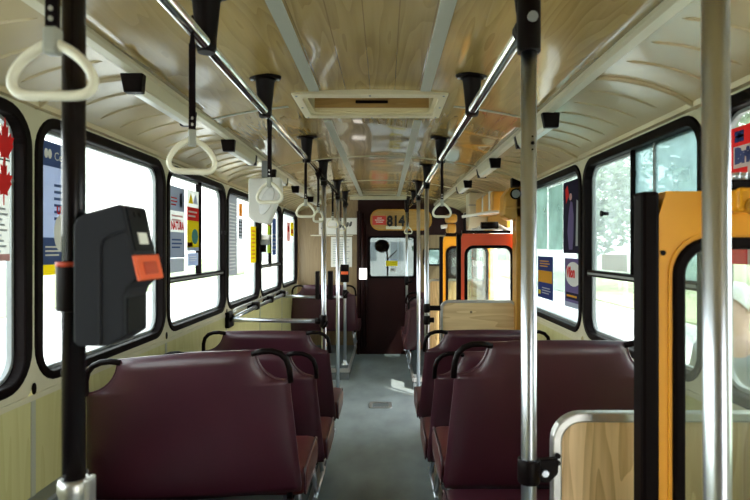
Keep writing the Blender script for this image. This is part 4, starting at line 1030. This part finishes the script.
# ------------------------------------------------------------ passer-by outside the near right window
def person(x, y, z, rot):
    t = thing('person', 'white-haired person in a pale grey coat outside, seen through the door glass', 'person', (x, y, z), rot)
    M['skin'] = mat('skin', (.62, .40, .32), .5); M['coat'] = mat('grey_coat', (.28, .30, .33), .8, noise=((8, 8, 8), .1)); M['hair'] = mat('white_hair', (.78, .77, .74), .7); M['trouser'] = mat('dark_trousers', (.08, .09, .11), .8)
    def skin(name, verts, edges, radii, m, root=0):
        me = bpy.data.meshes.new(name); me.from_pydata(verts, edges, [])
        o = bpy.data.objects.new(name, me); C.objects.link(o); o.parent = t
        sk = o.modifiers.new('skin', 'SKIN'); sk.use_smooth_shade = True
        if not me.skin_vertices:
            import bmesh
            bm = bmesh.new(); bm.from_mesh(me); bm.verts.layers.skin.verify(); bm.to_mesh(me); bm.free()
        for i, r in enumerate(radii):
            sv = me.skin_vertices[0].data[i]; sv.radius = (r, r) if not isinstance(r, tuple) else r; sv.use_root = (i == root)
        s = o.modifiers.new('sub', 'SUBSURF'); s.levels = 2; s.render_levels = 2
        me.materials.append(m); return o
    V = [(0, 0, .95), (0, 0, 1.12), (0, 0, 1.32), (0, 0, 1.47), (0, .0, 1.545), (0, .015, 1.60), (0, .02, 1.68), (0, .012, 1.76),
         (-.17, 0, 1.45), (-.23, .02, 1.18), (-.22, .12, .95), (.17, 0, 1.45), (.23, .02, 1.18), (.22, .12, .95),
         (-.095, 0, .86), (-.10, .03, .48), (-.10, 0, .07), (-.10, .15, .035), (.095, 0, .86), (.10, .03, .48), (.10, 0, .07), (.10, .15, .035)]
    E = [(0, 1), (1, 2), (2, 3), (3, 4), (4, 5), (5, 6), (6, 7), (3, 8), (8, 9), (9, 10), (3, 11), (11, 12), (12, 13), (0, 14), (14, 15), (15, 16), (16, 17), (0, 18), (18, 19), (19, 20), (20, 21)]
    R = [(.14, .11), (.13, .10), (.16, .11), (.11, .08), (.052, .052), (.062, .07), (.078, .09), (.06, .07), .06, .045, .03, .06, .045, .03, .085, .06, .045, .035, .085, .06, .045, .035]
    skin('body', V, E, R, M['skin'])
    Vc = [(0, 0, .80), (0, 0, 1.05), (0, 0, 1.32), (0, 0, 1.50), (-.17, 0, 1.44), (-.235, .02, 1.18), (-.222, .115, .97), (.17, 0, 1.44), (.235, .02, 1.18), (.222, .115, .97)]
    skin('coat', Vc, [(0, 1), (1, 2), (2, 3), (3, 4), (4, 5), (5, 6), (3, 7), (7, 8), (8, 9)], [(.21, .16), (.18, .145), (.19, .14), (.12, .10), .082, .066, .056, .082, .066, .056], M['coat'])
    for s in (-1, 1):
        skin('trouser_leg', [(s*.095, 0, .88), (s*.10, .03, .48), (s*.10, 0, .1)], [(0, 1), (1, 2)], [.105, .08, .07], M['trouser'])
        MB().lathe([(.018, -.01), (.03, 0), (.028, .02), (.012, .03)], (s*.10, .09, .02), 10, 1.4, 4).build('shoe', M['black'], t)
        for k in range(4):
            MB().tube([(s*.222+(k-1.5)*.014, .14, .94), (s*.222+(k-1.5)*.015, .165, .90), (s*.222+(k-1.5)*.013, .165, .865-.006*abs(k-1.5))], [.009, .0085, .006], 8).build('finger', M['skin'], t)
        MB().tube([(s*.195, .135, .95), (s*.18, .165, .925), (s*.178, .175, .90)], [.011, .009, .007], 8).build('thumb', M['skin'], t)
        MB().lathe([(.004, -.006), (.010, 0), (.004, .006)], (s*.028, .098, 1.69), 10).build('eye', M['black'], t)
        MB().lathe([(.008, -.02), (.016, 0), (.012, .022)], (s*.085, .01, 1.68), 8, .5, 1).build('ear', M['skin'], t)
    MB().tube([(0, .095, 1.695), (0, .122, 1.66), (0, .10, 1.652)], [.009, .014, .011], 10).build('nose', M['skin'], t)
    MB().tube([(-.024, .092, 1.622), (0, .100, 1.625), (.024, .092, 1.622)], .006, 8).build('mouth', M['orange2'], t)
    hp = []
    hb = MB(); nn = 20; vs = []
    for i in range(9):
        th = PI*.62*i/8
        for k in range(nn):
            a = 2*PI*k/nn; front = max(0, math.sin(a)); tt = th*(1-.45*front)
            vs.append((.092*math.sin(tt)*math.cos(a), .01+.108*math.sin(tt)*math.sin(a), 1.70+.112*math.cos(tt)))
    hb.add(vs, [(i*nn+k, i*nn+(k+1) % nn, (i+1)*nn+(k+1) % nn, (i+1)*nn+k) for i in range(8) for k in range(nn)], True); hb.build('hair', M['hair'], t)
person(X(737, 3.1), 3.1, GZ+.14, 1.9)
bpy.data.objects['person'].scale = (1.05, 1.05, 1.05)

GR = {'seat': 'burgundy double bus seats', 'strap handle': 'hanging strap handles', 'bracket': 'black handrail brackets', 'pole': 'vertical grab poles',
      'ceiling lamp': 'slim ceiling lamps', 'poster': 'posters on the windows', 'clamp': 'black pole clamps', 'ticket validator': 'ticket validators', 'handrail': 'ceiling handrails',
      'partition': 'pine screens', 'sheet': 'sheets on the windows', 'sticker': 'stickers on the windows', 'notice': 'notices'}
for o in C.objects:
    if o.parent is None and 'category' in o and o['category'] in GR: o['group'] = GR[o['category']]
